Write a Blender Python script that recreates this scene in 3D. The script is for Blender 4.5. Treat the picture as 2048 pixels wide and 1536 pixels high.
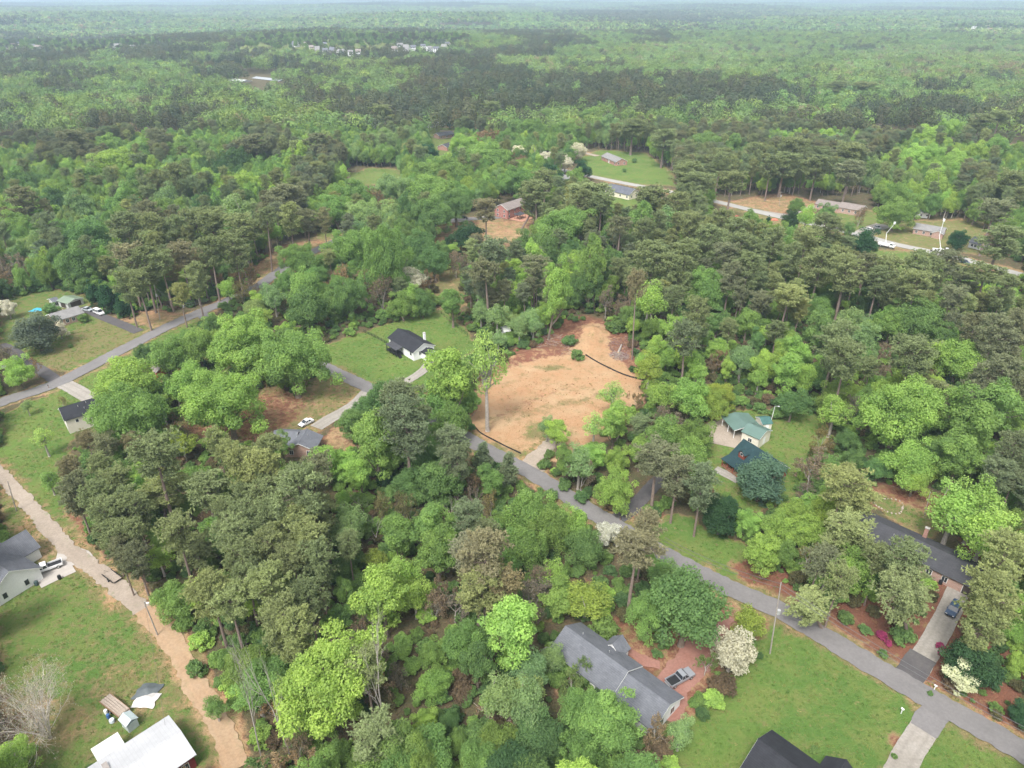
import bpy, bmesh, math, random
import numpy as np
from mathutils import Vector, Matrix
SC = bpy.context.scene
COL = SC.collection
for _o in list(bpy.data.objects): bpy.data.objects.remove(_o)

# ------------------------------------------------------------------ camera
F_PX = 1421.0                       # focal length in pixels of a 2048 x 1536 frame
PITCH = math.radians(28.75)         # looking down
CAM_H = 110.0
cam_d = bpy.data.cameras.new('camera'); cam = bpy.data.objects.new('camera', cam_d); COL.objects.link(cam)
cam_d.sensor_width = 36.0; cam_d.lens = 36.0 * F_PX / 2048.0
cam_d.clip_start = 1.0; cam_d.clip_end = 60000.0
cam.location = (0, 0, CAM_H); cam.rotation_euler = (math.radians(90) - PITCH, 0, 0)
SC.camera = cam

# ------------------------------------------------------------------ world, sun, exposure (bright overcast)
SUN_EL, SUN_AZ = math.radians(56), math.radians(205)     # azimuth measured from +Y towards +X
world = bpy.data.worlds.new('World'); SC.world = world; world.use_nodes = True
wn = world.node_tree; wn.nodes.clear()
w_out = wn.nodes.new('ShaderNodeOutputWorld'); w_bg = wn.nodes.new('ShaderNodeBackground')
w_sky = wn.nodes.new('ShaderNodeTexSky'); w_hs = wn.nodes.new('ShaderNodeHueSaturation')
w_sky.sky_type = 'NISHITA'; w_sky.sun_disc = False; w_sky.sun_elevation = SUN_EL; w_sky.sun_rotation = SUN_AZ
w_sky.altitude = 100; w_sky.air_density = 1.0; w_sky.dust_density = 3.5; w_sky.ozone_density = 1.0
w_hs.inputs['Saturation'].default_value = 0.18
wn.links.new(w_sky.outputs[0], w_hs.inputs['Color']); wn.links.new(w_hs.outputs[0], w_bg.inputs['Color'])
w_bg.inputs['Strength'].default_value = 0.15
wn.links.new(w_bg.outputs[0], w_out.inputs['Surface'])
sun_d = bpy.data.lights.new('sun', 'SUN'); sun = bpy.data.objects.new('sun', sun_d); COL.objects.link(sun)
sun_d.energy = 1.5; sun_d.angle = math.radians(15); sun_d.color = (1.0, 0.97, 0.92)
_sd = Vector((math.sin(SUN_AZ) * math.cos(SUN_EL), math.cos(SUN_AZ) * math.cos(SUN_EL), math.sin(SUN_EL)))
sun.rotation_euler = _sd.to_track_quat('Z', 'Y').to_euler(); sun.location = (0, 0, 300)
SC.view_settings.view_transform = 'Standard'; SC.view_settings.look = 'None'
SC.view_settings.exposure = 1.24; SC.view_settings.gamma = 1.0; SC.view_settings.use_curve_mapping = False
SC.render.engine = 'CYCLES'
SC.cycles.use_denoising = True
SC.cycles.max_bounces = 6; SC.cycles.diffuse_bounces = 4; SC.cycles.transmission_bounces = 3
SC.cycles.volume_bounces = 1; SC.cycles.transparent_max_bounces = 4; SC.cycles.glossy_bounces = 2

# ------------------------------------------------------------------ pixel <-> place (photo pixel of the 2048 frame to a point on the land)
CP, SP = math.cos(PITCH), math.sin(PITCH)
def ray(u, v):
    x = (u - 1024.0) / F_PX; y = (768.0 - v) / F_PX
    return x, CP + y * SP, -SP + y * CP
def at(u, v, z=0.0):
    dx, dy, dz = ray(u, v); t = (z - CAM_H) / dz
    return Vector((dx * t, dy * t, z))
def proj(x, y, z):
    h = z - CAM_H
    zc = y * CP - h * SP; yc = y * SP + h * CP
    return 1024 + F_PX * x / zc, 768 - F_PX * yc / zc
def dist(u, v, z=0.0):
    dx, dy, dz = ray(u, v); return (z - CAM_H) / dz
def up_at(u, v, base):          # height above `base` (a ground point) whose image row is v
    dx, dy, dz = ray(u, v); t = base.y / dy
    return CAM_H + dz * t

RNG = np.random.default_rng(7)
def lin(r, g, b):
    f = lambda c: (c / 255 / 12.92) if c / 255 <= 0.04045 else ((c / 255 + 0.055) / 1.055) ** 2.4
    return (f(r), f(g), f(b))

# ------------------------------------------------------------------ value noise in numpy
_perm = np.random.default_rng(3).random((256, 256))
def vnoise(x, y, s, seed=0):
    x = np.asarray(x) / s + seed * 17.3; y = np.asarray(y) / s + seed * 9.1
    xi = np.floor(x).astype(int); yi = np.floor(y).astype(int); fx = x - xi; fy = y - yi
    fx = fx * fx * (3 - 2 * fx); fy = fy * fy * (3 - 2 * fy)
    g = lambda a, b: _perm[a & 255, b & 255]
    return (g(xi, yi) * (1 - fx) + g(xi + 1, yi) * fx) * (1 - fy) + (g(xi, yi + 1) * (1 - fx) + g(xi + 1, yi + 1) * fx) * fy
def inside(px, py, poly):
    r = np.zeros(np.shape(px), bool); n = len(poly)
    for i in range(n):
        x0, y0 = poly[i]; x1, y1 = poly[(i + 1) % n]
        if y0 == y1: continue
        c = ((y0 > py) != (y1 > py)) & (px < (x1 - x0) * (py - y0) / (y1 - y0) + x0)
        r ^= c
    return r
def terr(x, y):                  # the land: level near the houses, rolling far off
    d = np.hypot(x, y); k = np.clip((d - 650) / 1600, 0, 1); k = k * k * (3 - 2 * k)
    return k * (34 * (vnoise(x, y, 900, 1) - .5) + 16 * (vnoise(x, y, 320, 2) - .5) + np.clip(d - 2500, 0, 9000) * .0042 * (vnoise(x, y, 2600, 3) - .35))

# ------------------------------------------------------------------ materials
def new_mat(name):
    m = bpy.data.materials.new(name); m.use_nodes = True
    nt = m.node_tree; nt.nodes.clear()
    return m, nt, nt.nodes.new('ShaderNodeOutputMaterial')
def nd(nt, t, **kw):
    n = nt.nodes.new(t)
    for k, v in kw.items():
        if k.startswith('i_'): n.inputs[k[2:].replace('_', ' ')].default_value = v
        else: setattr(n, k, v)
    return n
def mixc(nt, fac, a, b, mode='MIX'):
    n = nt.nodes.new('ShaderNodeMix'); n.data_type = 'RGBA'; n.blend_type = mode
    for s, v in ((0, fac), (6, a), (7, b)):
        if isinstance(v, bpy.types.NodeSocket): nt.links.new(v, n.inputs[s])
        else: n.inputs[s].default_value = v if s == 0 else (*v, 1) if len(v) == 3 else v
    return n.outputs[2]
def math_n(nt, op, a, b=0.0, clamp=False):
    n = nt.nodes.new('ShaderNodeMath'); n.operation = op; n.use_clamp = clamp
    for s, v in ((0, a), (1, b)):
        if isinstance(v, bpy.types.NodeSocket): nt.links.new(v, n.inputs[s])
        else: n.inputs[s].default_value = v
    return n.outputs[0]
def noise_n(nt, scale, detail=3, rough=.6, vec=None, lo=0., hi=1.):
    n = nd(nt, 'ShaderNodeTexNoise'); n.inputs['Scale'].default_value = scale; n.inputs['Detail'].default_value = detail; n.inputs['Roughness'].default_value = rough
    if vec is not None: nt.links.new(vec, n.inputs['Vector'])
    if (lo, hi) == (0., 1.): return n.outputs['Fac']
    r = nd(nt, 'ShaderNodeMapRange'); r.inputs['From Min'].default_value = lo; r.inputs['From Max'].default_value = hi
    nt.links.new(n.outputs['Fac'], r.inputs['Value']); return r.outputs[0]
_mc = {}
def mat(name, col, rough=.8, var=.12, scale=1.5, metal=0., spec=.3, bump=0., col2=None, emit=None):
    if name in _mc: return _mc[name]
    m, nt, out = new_mat(name); p = nd(nt, 'ShaderNodeBsdfPrincipled')
    tc = nd(nt, 'ShaderNodeTexCoord')
    f = noise_n(nt, scale, 4, .65, tc.outputs['Object'], .3, .7)
    a = tuple(c * (1 - var) for c in col); b = col2 or tuple(min(1, c * (1 + var)) for c in col)
    c = mixc(nt, f, a, b)
    f2 = noise_n(nt, scale * 9, 2, .5, tc.outputs['Object'], .3, .7)
    c = mixc(nt, math_n(nt, 'MULTIPLY', f2, .18), c, tuple(x * .55 for x in col))
    nt.links.new(c, p.inputs['Base Color']); p.inputs['Roughness'].default_value = rough; p.inputs['Metallic'].default_value = metal
    p.inputs['Specular IOR Level'].default_value = spec
    if bump:
        b_ = nd(nt, 'ShaderNodeBump'); b_.inputs['Strength'].default_value = bump; b_.inputs['Distance'].default_value = .03
        nt.links.new(f2, b_.inputs['Height']); nt.links.new(b_.outputs[0], p.inputs['Normal'])
    nt.links.new(p.outputs[0], out.inputs['Surface']); _mc[name] = m
    return m
def shingle_mat(name, col, rough=.9):
    if name in _mc: return _mc[name]
    m, nt, out = new_mat(name); p = nd(nt, 'ShaderNodeBsdfPrincipled'); tc = nd(nt, 'ShaderNodeTexCoord')
    br = nd(nt, 'ShaderNodeTexBrick'); br.inputs['Scale'].default_value = 1.0
    br.inputs['Brick Width'].default_value = .9; br.inputs['Row Height'].default_value = .3; br.inputs['Mortar Size'].default_value = .025
    mp = nd(nt, 'ShaderNodeMapping'); nt.links.new(tc.outputs['Object'], mp.inputs['Vector']); nt.links.new(mp.outputs[0], br.inputs['Vector'])
    br.inputs['Color1'].default_value = (*[c * 1.12 for c in col], 1); br.inputs['Color2'].default_value = (*[c * .86 for c in col], 1); br.inputs['Mortar'].default_value = (*[c * .6 for c in col], 1)
    f = noise_n(nt, .5, 4, .7, tc.outputs['Object'], .3, .7)
    c = mixc(nt, f, br.outputs['Color'], mixc(nt, .5, br.outputs['Color'], tuple(x * 1.5 + .01 for x in col)))
    nt.links.new(c, p.inputs['Base Color']); p.inputs['Roughness'].default_value = rough; p.inputs['Specular IOR Level'].default_value = .25
    nt.links.new(p.outputs[0], out.inputs['Surface']); _mc[name] = m
    return m
def brick_mat(name, col):
    if name in _mc: return _mc[name]
    m, nt, out = new_mat(name); p = nd(nt, 'ShaderNodeBsdfPrincipled'); tc = nd(nt, 'ShaderNodeTexCoord')
    sx = nd(nt, 'ShaderNodeSeparateXYZ'); nt.links.new(tc.outputs['Object'], sx.inputs[0])
    cx = nd(nt, 'ShaderNodeCombineXYZ'); nt.links.new(math_n(nt, 'ADD', sx.outputs[0], sx.outputs[1]), cx.inputs[0]); nt.links.new(sx.outputs[2], cx.inputs[1])
    br = nd(nt, 'ShaderNodeTexBrick'); br.inputs['Scale'].default_value = 1; br.inputs['Brick Width'].default_value = .22; br.inputs['Row Height'].default_value = .075; br.inputs['Mortar Size'].default_value = .008
    nt.links.new(cx.outputs[0], br.inputs['Vector'])
    br.inputs['Color1'].default_value = (*[c * 1.2 for c in col], 1); br.inputs['Color2'].default_value = (*[c * .75 for c in col], 1); br.inputs['Mortar'].default_value = (.42, .38, .34, 1)
    nt.links.new(br.outputs['Color'], p.inputs['Base Color']); p.inputs['Roughness'].default_value = .9
    nt.links.new(p.outputs[0], out.inputs['Surface']); _mc[name] = m
    return m
def seam_mat(name, col, pitch=.4, axis=0, rough=.45, metal=.3):
    if name in _mc: return _mc[name]
    m, nt, out = new_mat(name); p = nd(nt, 'ShaderNodeBsdfPrincipled'); tc = nd(nt, 'ShaderNodeTexCoord')
    sx = nd(nt, 'ShaderNodeSeparateXYZ'); nt.links.new(tc.outputs['Object'], sx.inputs[0])
    fr = math_n(nt, 'FRACT', math_n(nt, 'DIVIDE', sx.outputs[axis], pitch)); st = math_n(nt, 'MULTIPLY', math_n(nt, 'LESS_THAN', fr, .12), .6)
    f = noise_n(nt, .35, 5, .7, tc.outputs['Object'], .3, .7)
    c = mixc(nt, f, tuple(x * .88 for x in col), tuple(min(1, x * 1.08) for x in col))
    c = mixc(nt, math_n(nt, 'MULTIPLY', st, .3), c, tuple(x * .5 for x in col))
    nt.links.new(c, p.inputs['Base Color']); p.inputs['Roughness'].default_value = rough; p.inputs['Metallic'].default_value = metal
    nt.links.new(p.outputs[0], out.inputs['Surface']); _mc[name] = m
    return m

def leaf_mat(name, src, trans=.48, dkc=(.62, .68, .75), ltc=(1.36, 1.3, 1.15)):
    """src: 'object' reads the object's own colour, 'instance' the attribute of a scattered tree, 'vertex' the tree's colour stored per vertex."""
    m, nt, out = new_mat(name)
    if src == 'object': n = nd(nt, 'ShaderNodeObjectInfo'); base = n.outputs['Color']
    else:
        n = nd(nt, 'ShaderNodeAttribute', attribute_type='INSTANCER' if src == 'instance' else 'GEOMETRY', attribute_name='tint'); base = n.outputs['Color']
    if src == 'vertex':
        oi = nd(nt, 'ShaderNodeAttribute', attribute_type='INSTANCER', attribute_name='tint'); base = mixc(nt, 1.0, base, oi.outputs['Color'], 'MULTIPLY')
    t = nd(nt, 'ShaderNodeAttribute', attribute_type='GEOMETRY', attribute_name='tone').outputs['Fac']
    dk = mixc(nt, 1.0, base, dkc, 'MULTIPLY'); lt = mixc(nt, 1.0, base, ltc, 'MULTIPLY')
    c = mixc(nt, t, dk, lt)
    d = nd(nt, 'ShaderNodeBsdfDiffuse'); tr = nd(nt, 'ShaderNodeBsdfTranslucent')
    nt.links.new(c, d.inputs['Color']); nt.links.new(mixc(nt, 1.0, c, (1.25, 1.25, .8), 'MULTIPLY'), tr.inputs['Color'])
    mx = nd(nt, 'ShaderNodeMixShader'); mx.inputs[0].default_value = trans
    nt.links.new(d.outputs[0], mx.inputs[1]); nt.links.new(tr.outputs[0], mx.inputs[2]); nt.links.new(mx.outputs[0], out.inputs['Surface'])
    return m
LEAF = leaf_mat('leaf', 'object'); LEAF_I = leaf_mat('leaf_scattered', 'instance'); LEAF_V = leaf_mat('leaf_far', 'vertex', .3, (.8, .82, .85), (1.2, 1.15, 1.1))
LEAF_W = leaf_mat('petal', 'object', .35, (.78, .78, .78), (1.12, 1.12, 1.12)); NEEDLE = leaf_mat('needle', 'object', .3, (.7, .72, .75), (1.35, 1.36, 1.2)); NEEDLE_I = leaf_mat('needle_scattered', 'instance', .3, (.7, .72, .75), (1.35, 1.36, 1.2))
BARK = mat('bark', (.17, .135, .105), .95, .3, 3); BARK_P = mat('bark_pine', (.2, .15, .125), .95, .3, 3); BARK_G = mat('bark_grey', (.33, .295, .26), .95, .25, 3)

# ------------------------------------------------------------------ mesh helpers
class MB:
    def __init__(s): s.v = []; s.f = []
    def box(s, c, d, rz=0., taper=1.):
        i = len(s.v); cr, sr = math.cos(rz), math.sin(rz)
        for z, k in ((-.5, 1), (.5, taper)):
            for x, y in ((-.5, -.5), (.5, -.5), (.5, .5), (-.5, .5)):
                X, Y = x * d[0] * k, y * d[1] * k
                s.v.append((c[0] + X * cr - Y * sr, c[1] + X * sr + Y * cr, c[2] + z * d[2]))
        s.f += [(i, i + 3, i + 2, i + 1), (i + 4, i + 5, i + 6, i + 7)] + [(i + k, i + (k + 1) % 4, i + 4 + (k + 1) % 4, i + 4 + k) for k in range(4)]
        return s
    def prism(s, poly, p0, p1, fn):
        """polygon in 2D extruded from p0 to p1; fn(a, b, p) gives the point"""
        n = len(poly); i = len(s.v)
        for p in (p0, p1): s.v += [fn(a, b, p) for a, b in poly]
        s.f += [tuple(range(i + n - 1, i - 1, -1)), tuple(range(i + n, i + 2 * n))] + [(i + k, i + (k + 1) % n, i + n + (k + 1) % n, i + n + k) for k in range(n)]
        return s
    def tube(s, pts, rad, n=6, cap=True):
        pts = [Vector(p) for p in pts]; i0 = len(s.v)
        if not hasattr(rad, '__len__'): rad = [rad] * len(pts)
        for k, p in enumerate(pts):
            d = (pts[min(k + 1, len(pts) - 1)] - pts[max(k - 1, 0)]).normalized()
            a = d.orthogonal().normalized() if abs(d.z) < .99 else Vector((1, 0, 0)); a = (a - d * a.dot(d)).normalized(); b = d.cross(a)
            for j in range(n):
                q = 2 * math.pi * j / n; s.v.append(tuple(p + (a * math.cos(q) + b * math.sin(q)) * rad[k]))
        for k in range(len(pts) - 1):
            for j in range(n):
                a0 = i0 + k * n + j; a1 = i0 + k * n + (j + 1) % n; s.f.append((a0, a1, a1 + n, a0 + n))
        if cap: s.f += [tuple(range(i0 + n - 1, i0 - 1, -1)), tuple(range(i0 + (len(pts) - 1) * n, i0 + len(pts) * n))]
        return s
    def disc(s, c, r, h, n=12, axis='z'):
        if axis == 'z': return s.tube([(c[0], c[1], c[2] - h / 2), (c[0], c[1], c[2] + h / 2)], r, n)
        if axis == 'y': return s.tube([(c[0], c[1] - h / 2, c[2]), (c[0], c[1] + h / 2, c[2])], r, n)
        return s.tube([(c[0] - h / 2, c[1], c[2]), (c[0] + h / 2, c[1], c[2])], r, n)
    def mesh(s, name, m):
        me = bpy.data.meshes.new(name); me.from_pydata([tuple(p) for p in s.v], [], s.f)
        if m: me.materials.append(m)
        me.update(); return me
    def build(s, name, m, parent=None):
        return link(name, s.mesh(name, m), parent)
def link(name, data, parent=None):
    o = bpy.data.objects.new(name, data); COL.objects.link(o); o.parent = parent; return o
def tag(o, label=None, cat=None, group=None, kind=None):
    for k, v in (('label', label), ('category', cat), ('group', group), ('kind', kind)):
        if v: o[k] = v
    return o
def empty(name, loc, rz=0., label=None, cat=None, group=None):
    o = bpy.data.objects.new(name, None); COL.objects.link(o); o.location = loc; o.rotation_euler = (0, 0, rz); o.empty_display_size = .3
    return tag(o, label, cat, group)
def np_mesh(name, V, F, m=None, tone=None, tint=None, nper=4):
    me = bpy.data.meshes.new(name); n, k = len(V), len(F)
    me.vertices.add(n); me.vertices.foreach_set('co', np.ascontiguousarray(V, np.float32).ravel())
    me.loops.add(k * nper); me.loops.foreach_set('vertex_index', np.ascontiguousarray(F, np.int32).ravel())
    me.polygons.add(k); me.polygons.foreach_set('loop_start', np.arange(0, k * nper, nper, dtype=np.int32)); me.polygons.foreach_set('loop_total', np.full(k, nper, np.int32))
    if m: me.materials.append(m)
    me.update(calc_edges=True)
    if tone is not None:
        a = me.attributes.new('tone', 'FLOAT', 'POINT'); a.data.foreach_set('value', np.ascontiguousarray(tone, np.float32))
    if tint is not None:
        a = me.attributes.new('tint', 'FLOAT_COLOR', 'POINT'); a.data.foreach_set('color', np.ascontiguousarray(np.hstack([tint, np.ones((n, 1))]), np.float32).ravel())
    return me
# ------------------------------------------------------------------ tree kinds (built once each, copied for every tree)
BARK_W = mat('bark_pale', (.5, .45, .4), .95, .2, 3)
def unit(a): return a / np.maximum(np.linalg.norm(a, axis=-1, keepdims=True), 1e-9)
def cards(C, N, S, r, asp=.62):
    t = unit(np.cross(N, r.normal(size=N.shape))); b = np.cross(N, t); S = S[:, None]
    bend = N * S * .25
    V = np.stack([C + t * S - bend, C + b * S * asp, C - t * S - bend, C - b * S * asp], 1).reshape(-1, 3)
    return V, np.arange(len(V)).reshape(-1, 4)
class Kind: pass
def finish(k, CV, CF, tone, trunk, nper, leaf, leaf_i, bark, W0, H0):
    k.W0, k.H0 = W0, H0
    if len(CV) and k.name not in ('bare_shrub',): k.W0 = 2 * float(np.percentile(np.hypot(CV[:, 0], CV[:, 1]), 96)); k.H0 = float(np.percentile(CV[:, 2], 99.7))
    k.crown = np_mesh(k.name + '_crown', CV, CF, leaf, np.repeat(tone, nper), nper=nper) if len(CV) else None
    k.trunk = trunk.mesh(k.name + '_trunk', bark)
    k.np = (CV, CF, tone, nper, trunk, leaf_i, bark)
    return k
def limb(mb, a, b, r0, r1, r, n=5, sag=.0, bend=.12):
    a = np.array(a); b = np.array(b); L = np.linalg.norm(b - a); pts = []; rad = []
    off = r.normal(size=3) * L * bend
    for i in range(5):
        s = i / 4; pts.append(tuple(a + (b - a) * s + off * math.sin(s * math.pi) + np.array([0, 0, -sag * L * math.sin(s * math.pi)]))); rad.append(r0 + (r1 - r0) * s)
    mb.tube(pts, rad, n, False)
    return pts
def broad(name, seed, W0, H0, cb, nlobe, nleaf, ls, shape='round', fill=.16, lob=(.17, .40), limbs=9, bark=None, droop=0., leaf=None):
    r = np.random.default_rng(seed); k = Kind(); k.name = name
    a, c, zc = W0 / 2, (1 - cb) / 2 * H0, (1 + cb) / 2 * H0
    i = np.arange(nlobe) + .5; ph = np.arccos(1 - 2 * i / nlobe * (.93)); th = math.pi * (1 + 5 ** .5) * i
    D = np.stack([np.cos(th) * np.sin(ph), np.sin(th) * np.sin(ph), np.cos(ph)], 1) + r.normal(size=(nlobe, 3)) * .22
    D = unit(D); rr = r.uniform(.38, .98, nlobe); rr[: nlobe // 6] = r.uniform(.1, .5, nlobe // 6)
    r.shuffle(rr)
    P = D * rr[:, None] * np.array([a, a, c])
    if shape == 'tall':  s = 1 - .45 * np.clip(P[:, 2] / c, 0, 1) ** 1.5; P[:, :2] *= s[:, None]
    if shape == 'flat':  P[:, 2] = np.where(P[:, 2] < 0, P[:, 2] * .7, P[:, 2] * .9)
    if shape == 'cone':  s = .12 + .95 * (1 - (P[:, 2] / c + 1) / 2); P[:, :2] *= s[:, None]
    lr = r.uniform(*lob, nlobe) * a
    if shape == 'cone': lr *= .5 + .6 * (1 - (P[:, 2] / c + 1) / 2)
    P += r.normal(size=P.shape) * a * .1; P[:, :2] *= r.uniform(.84, 1.14, 2); P[:, 2] *= 1 + .16 * np.sin(np.arctan2(P[:, 1], P[:, 0]) + r.random() * 6)
    w = lr ** 2; n = np.maximum(12, (nleaf * (1 - fill) * w / w.sum()).astype(int))
    Cs, Ns = [], []
    for j in range(nlobe):
        d = unit(r.normal(size=(n[j] * 2, 3))); o = unit(P[j] / np.array([a, a, c]) + np.array([0, 0, .35]))
        d = d[(d @ o) > -.45 + r.normal(size=len(d)) * .15][: n[j]]
        rad = lr[j] * (1 - .38 * r.random(len(d)) ** 1.6); nz = 1 + .22 * np.sin(d[:, 0] * 9 + j) * np.cos(d[:, 1] * 8 + d[:, 2] * 6)
        q = P[j] + d * (rad * nz)[:, None] * np.array([1, 1, .82])
        if droop: q[:, 2] -= droop * r.random(len(q)) ** 2 * np.linalg.norm(q[:, :2], axis=1) / a * c
        Cs.append(q); Ns.append(d + np.array([0, 0, .25]))
    m = int(nleaf * fill); d = unit(r.normal(size=(m, 3))) * (r.random(m) ** .45 * .8)[:, None]
    Cs.append(d * np.array([a, a, c])); Ns.append(d)
    C = np.vstack(Cs) + np.array([0, 0, zc]); N = unit(unit(np.vstack(Ns)) * .8 + np.array([0, 0, .45]) + r.normal(size=C.shape) * .5)
    C[:, 2] = np.maximum(C[:, 2], .25)
    V, Fc = cards(C, N, ls * r.uniform(.6, 1.3, len(C)), r)
    lob_t = np.concatenate([np.full(len(q), t) for q, t in zip(Cs, list(r.random(nlobe)) + [.3])])
    tone = np.clip(.5 * lob_t + .5 * r.random(len(C)), 0, 1)
    tb = MB(); tr = .018 * H0 + .02 * W0
    top = (r.normal() * .03 * W0, r.normal() * .03 * W0, zc + c * .35)
    tb.tube([(0, 0, -.3), (0, 0, .35), (top[0] * .3, top[1] * .3, cb * H0 * .8 + .2), top], [tr * 1.5, tr * 1.05, tr * .8, tr * .2], 7)
    for j in r.permutation(nlobe)[:limbs]:
        z0 = r.uniform((max(.3 * cb, .12) if limbs < 12 else .42) * H0, zc); f = z0 / top[2]
        limb(tb, (top[0] * f, top[1] * f, z0), P[j] + np.array([0, 0, zc - .1 * c]), tr * .42, tr * .08, r)
    return finish(k, V, Fc, tone, tb, 4, leaf or LEAF, LEAF_I, bark or BARK, W0, H0)
def pine(name, seed, W0, H0, cb, nbr, shape='round', ntuft=13, needle=.5, sub=3):
    r = np.random.default_rng(seed); k = Kind(); k.name = name; a = W0 / 2
    tb = MB(); lean = r.normal(size=2) * .02 * H0; tr = .0125 * H0
    ax = lambda z: np.array([lean[0] * (z / H0) ** 2, lean[1] * (z / H0) ** 2, z])
    tb.tube([ax(-.3), ax(.4), ax(H0 * .35), ax(H0 * .7), ax(H0 * .97)], [tr * 1.35, tr * 1.05, tr * .85, tr * .5, tr * .08], 7)
    PU = []
    for i in range(nbr):
        f = (i + r.random()) / nbr; z = H0 * (cb + (.97 - cb) * f)
        g = (math.sin(math.pi * min(1, .12 + .88 * f) ** 1.15) ** .6 if shape == 'round' else (1 - f) ** .85 * .97 + .03)
        if shape == 'flat': g = .55 + .45 * f if f < .75 else (1 - f) * 3 + .25
        L = a * g * r.uniform(.62, 1.05); az = i * 2.4 + r.normal() * .5
        up = (.15 + .5 * f) if shape != 'cone' else .05
        p0 = ax(z); d = np.array([math.cos(az), math.sin(az), up + r.normal() * .12]); p1 = p0 + d * L
        pts = limb(tb, p0, p1, .05 + .035 * (1 - f), .02, r, 4, .06, .05)
        for s in range(sub + (1 if L > a * .6 else 0)):
            t = 1 - s * r.uniform(.16, .26); q = np.array(p0) + d * L * t + r.normal(size=3) * L * .17 * np.array([1, 1, .45]) * (1 if s else .2)
            PU.append((q, (.62 + .35 * r.random()) * (.75 + .35 * a / 4)))
            if s: tb.tube([tuple(p0 + d * L * (t - .2)), tuple(q)], [.025, .012], 3, False)
    for s in range(4): PU.append((ax(H0 * (.9 + .025 * s)) + r.normal(size=3) * .2, .6))
    for s in range(5):     # dead stubs below the crown
        z = H0 * r.uniform(cb * .6, cb); az = r.random() * 6.28; tb.tube([ax(z), ax(z) + np.array([math.cos(az), math.sin(az), .1]) * r.uniform(.6, 1.6)], [.04, .012], 3, False)
    nu, bl = len(PU), 8
    C0 = np.array([p for p, _ in PU]); R0 = np.array([q for _, q in PU])
    idx = np.repeat(np.arange(nu), ntuft); d = unit(r.normal(size=(len(idx), 3)) + np.array([0, 0, .45])); T = C0[idx] + d * (R0[idx] * r.uniform(.25, 1, len(idx)))[:, None] * np.array([1.15, 1.15, .7])
    ti = np.repeat(np.arange(len(T)), bl); nd_ = unit(unit(d[ti] + np.array([0, 0, .35])) * .8 + r.normal(size=(len(ti), 3)) * .7)
    L = needle * r.uniform(.6, 1.2, len(ti)); side = unit(np.cross(nd_, r.normal(size=nd_.shape))) * (.11 * needle / .5) * r.uniform(.7, 1.3, len(ti))[:, None]
    B = T[ti]; V = np.stack([B - side, B + side, B + nd_ * L[:, None]], 1).reshape(-1, 3)
    tone = np.clip(.35 * r.random(nu)[idx][ti] + .65 * r.random(len(ti)), 0, 1)
    return finish(k, V, np.arange(len(V)).reshape(-1, 3), tone, tb, 3, NEEDLE, NEEDLE_I, BARK_P, W0, H0)
def bare(name, seed, W0, H0, depth=4, nleaf=0, fork=.18, ls=.18, bark=None, stems=1, spread=.5):
    r = np.random.default_rng(seed); k = Kind(); k.name = name; tb = MB(); tips = []
    def grow(p, d, L, rad, lev):
        n = 3; pts = [p]; rads = [rad]
        for i in range(n):
            d = unit(d + r.normal(size=3) * .12 + np.array([0, 0, .04])); p = p + d * L / n; pts.append(p); rads.append(rad * (1 - .4 * (i + 1) / n))
        tb.tube([tuple(q) for q in pts], rads, 5 if lev < 2 else 3, False)
        if lev == depth: tips.append(p); return
        for j in range(3 if lev else 4):
            s = unit(np.cross(d, r.normal(size=3))); nd2 = unit(d + s * r.uniform(.5, 1.0) * spread * 1.5)
            q = pts[-1] if j < 2 else pts[r.integers(1, 3)]
            grow(q, nd2, L * r.uniform(.55, .8), rads[-1] * .72, lev + 1)
    for s in range(stems):
        az = s * 6.28 / stems + r.random(); d0 = np.array([math.cos(az) * .45, math.sin(az) * .45, 1]) if stems > 1 else np.array([0, 0, 1.])
        grow(np.array([0, 0, -.2]), unit(d0), H0 * (.36 if stems == 1 else .3), H0 * (.022 if stems == 1 else .009), 0)
    V = np.array(tb.v); m = np.percentile(np.abs(V[:, :2]), 98) * 2; V[:, :2] *= W0 / m; V[:, 2] *= H0 / V[:, 2].max(); tb.v = V.tolist()
    T = np.array(tips); T[:, :2] *= W0 / m; T[:, 2] *= H0 / T[:, 2].max()
    if nleaf:
        C = T[r.integers(0, len(T), nleaf)] + r.normal(size=(nleaf, 3)) * .03 * W0; N = unit(r.normal(size=C.shape) + np.array([0, 0, .4]))
        CV, CF = cards(C, N, ls * r.uniform(.6, 1.3, nleaf), r); tone = r.random(nleaf)
    else: CV, CF, tone = [], [], []
    return finish(k, CV, CF, tone, tb, 4, LEAF, LEAF_I, bark or BARK_G, W0, H0)

KIND = {}
KIND['o'] = [broad('oak', 11 + i, 12, 14, [.16, .1, .22, .14, .2][i], [42, 64, 34, 80, 50][i], 17000, .215, ['round', 'round', 'tall', 'round', 'flat'][i], lob=[(.2, .4), (.15, .34), (.24, .44), (.13, .3), (.18, .36)][i]) for i in range(5)] 
KIND['O'] = [broad('great_oak', 31 + i, 17, 18, .14, 84, 34000, .225, 'round', lob=(.13, .27)) for i in range(2)]
KIND['l'] = [broad('poplar', 41 + i, 9, 18, .2, 44, 13000, .23, 'tall', lob=(.18, .44)) for i in range(3)]
KIND['a'] = [broad('airy', 51 + i, 9, 15, .3, 36, 6200, .22, 'tall' if i else 'round', lob=(.24, .42), limbs=16, fill=.2, bark=BARK_G) for i in range(2)]
KIND['x'] = [broad('sparse', 57, 9, 15, .36, 34, 2600, .22, 'round', lob=(.2, .4), limbs=26, fill=.2, bark=BARK_G)]
KIND['w'] = [broad('willow', 61, 12, 13, .1, 46, 17000, .22, 'round', lob=(.24, .38), droop=.5)]
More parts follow.
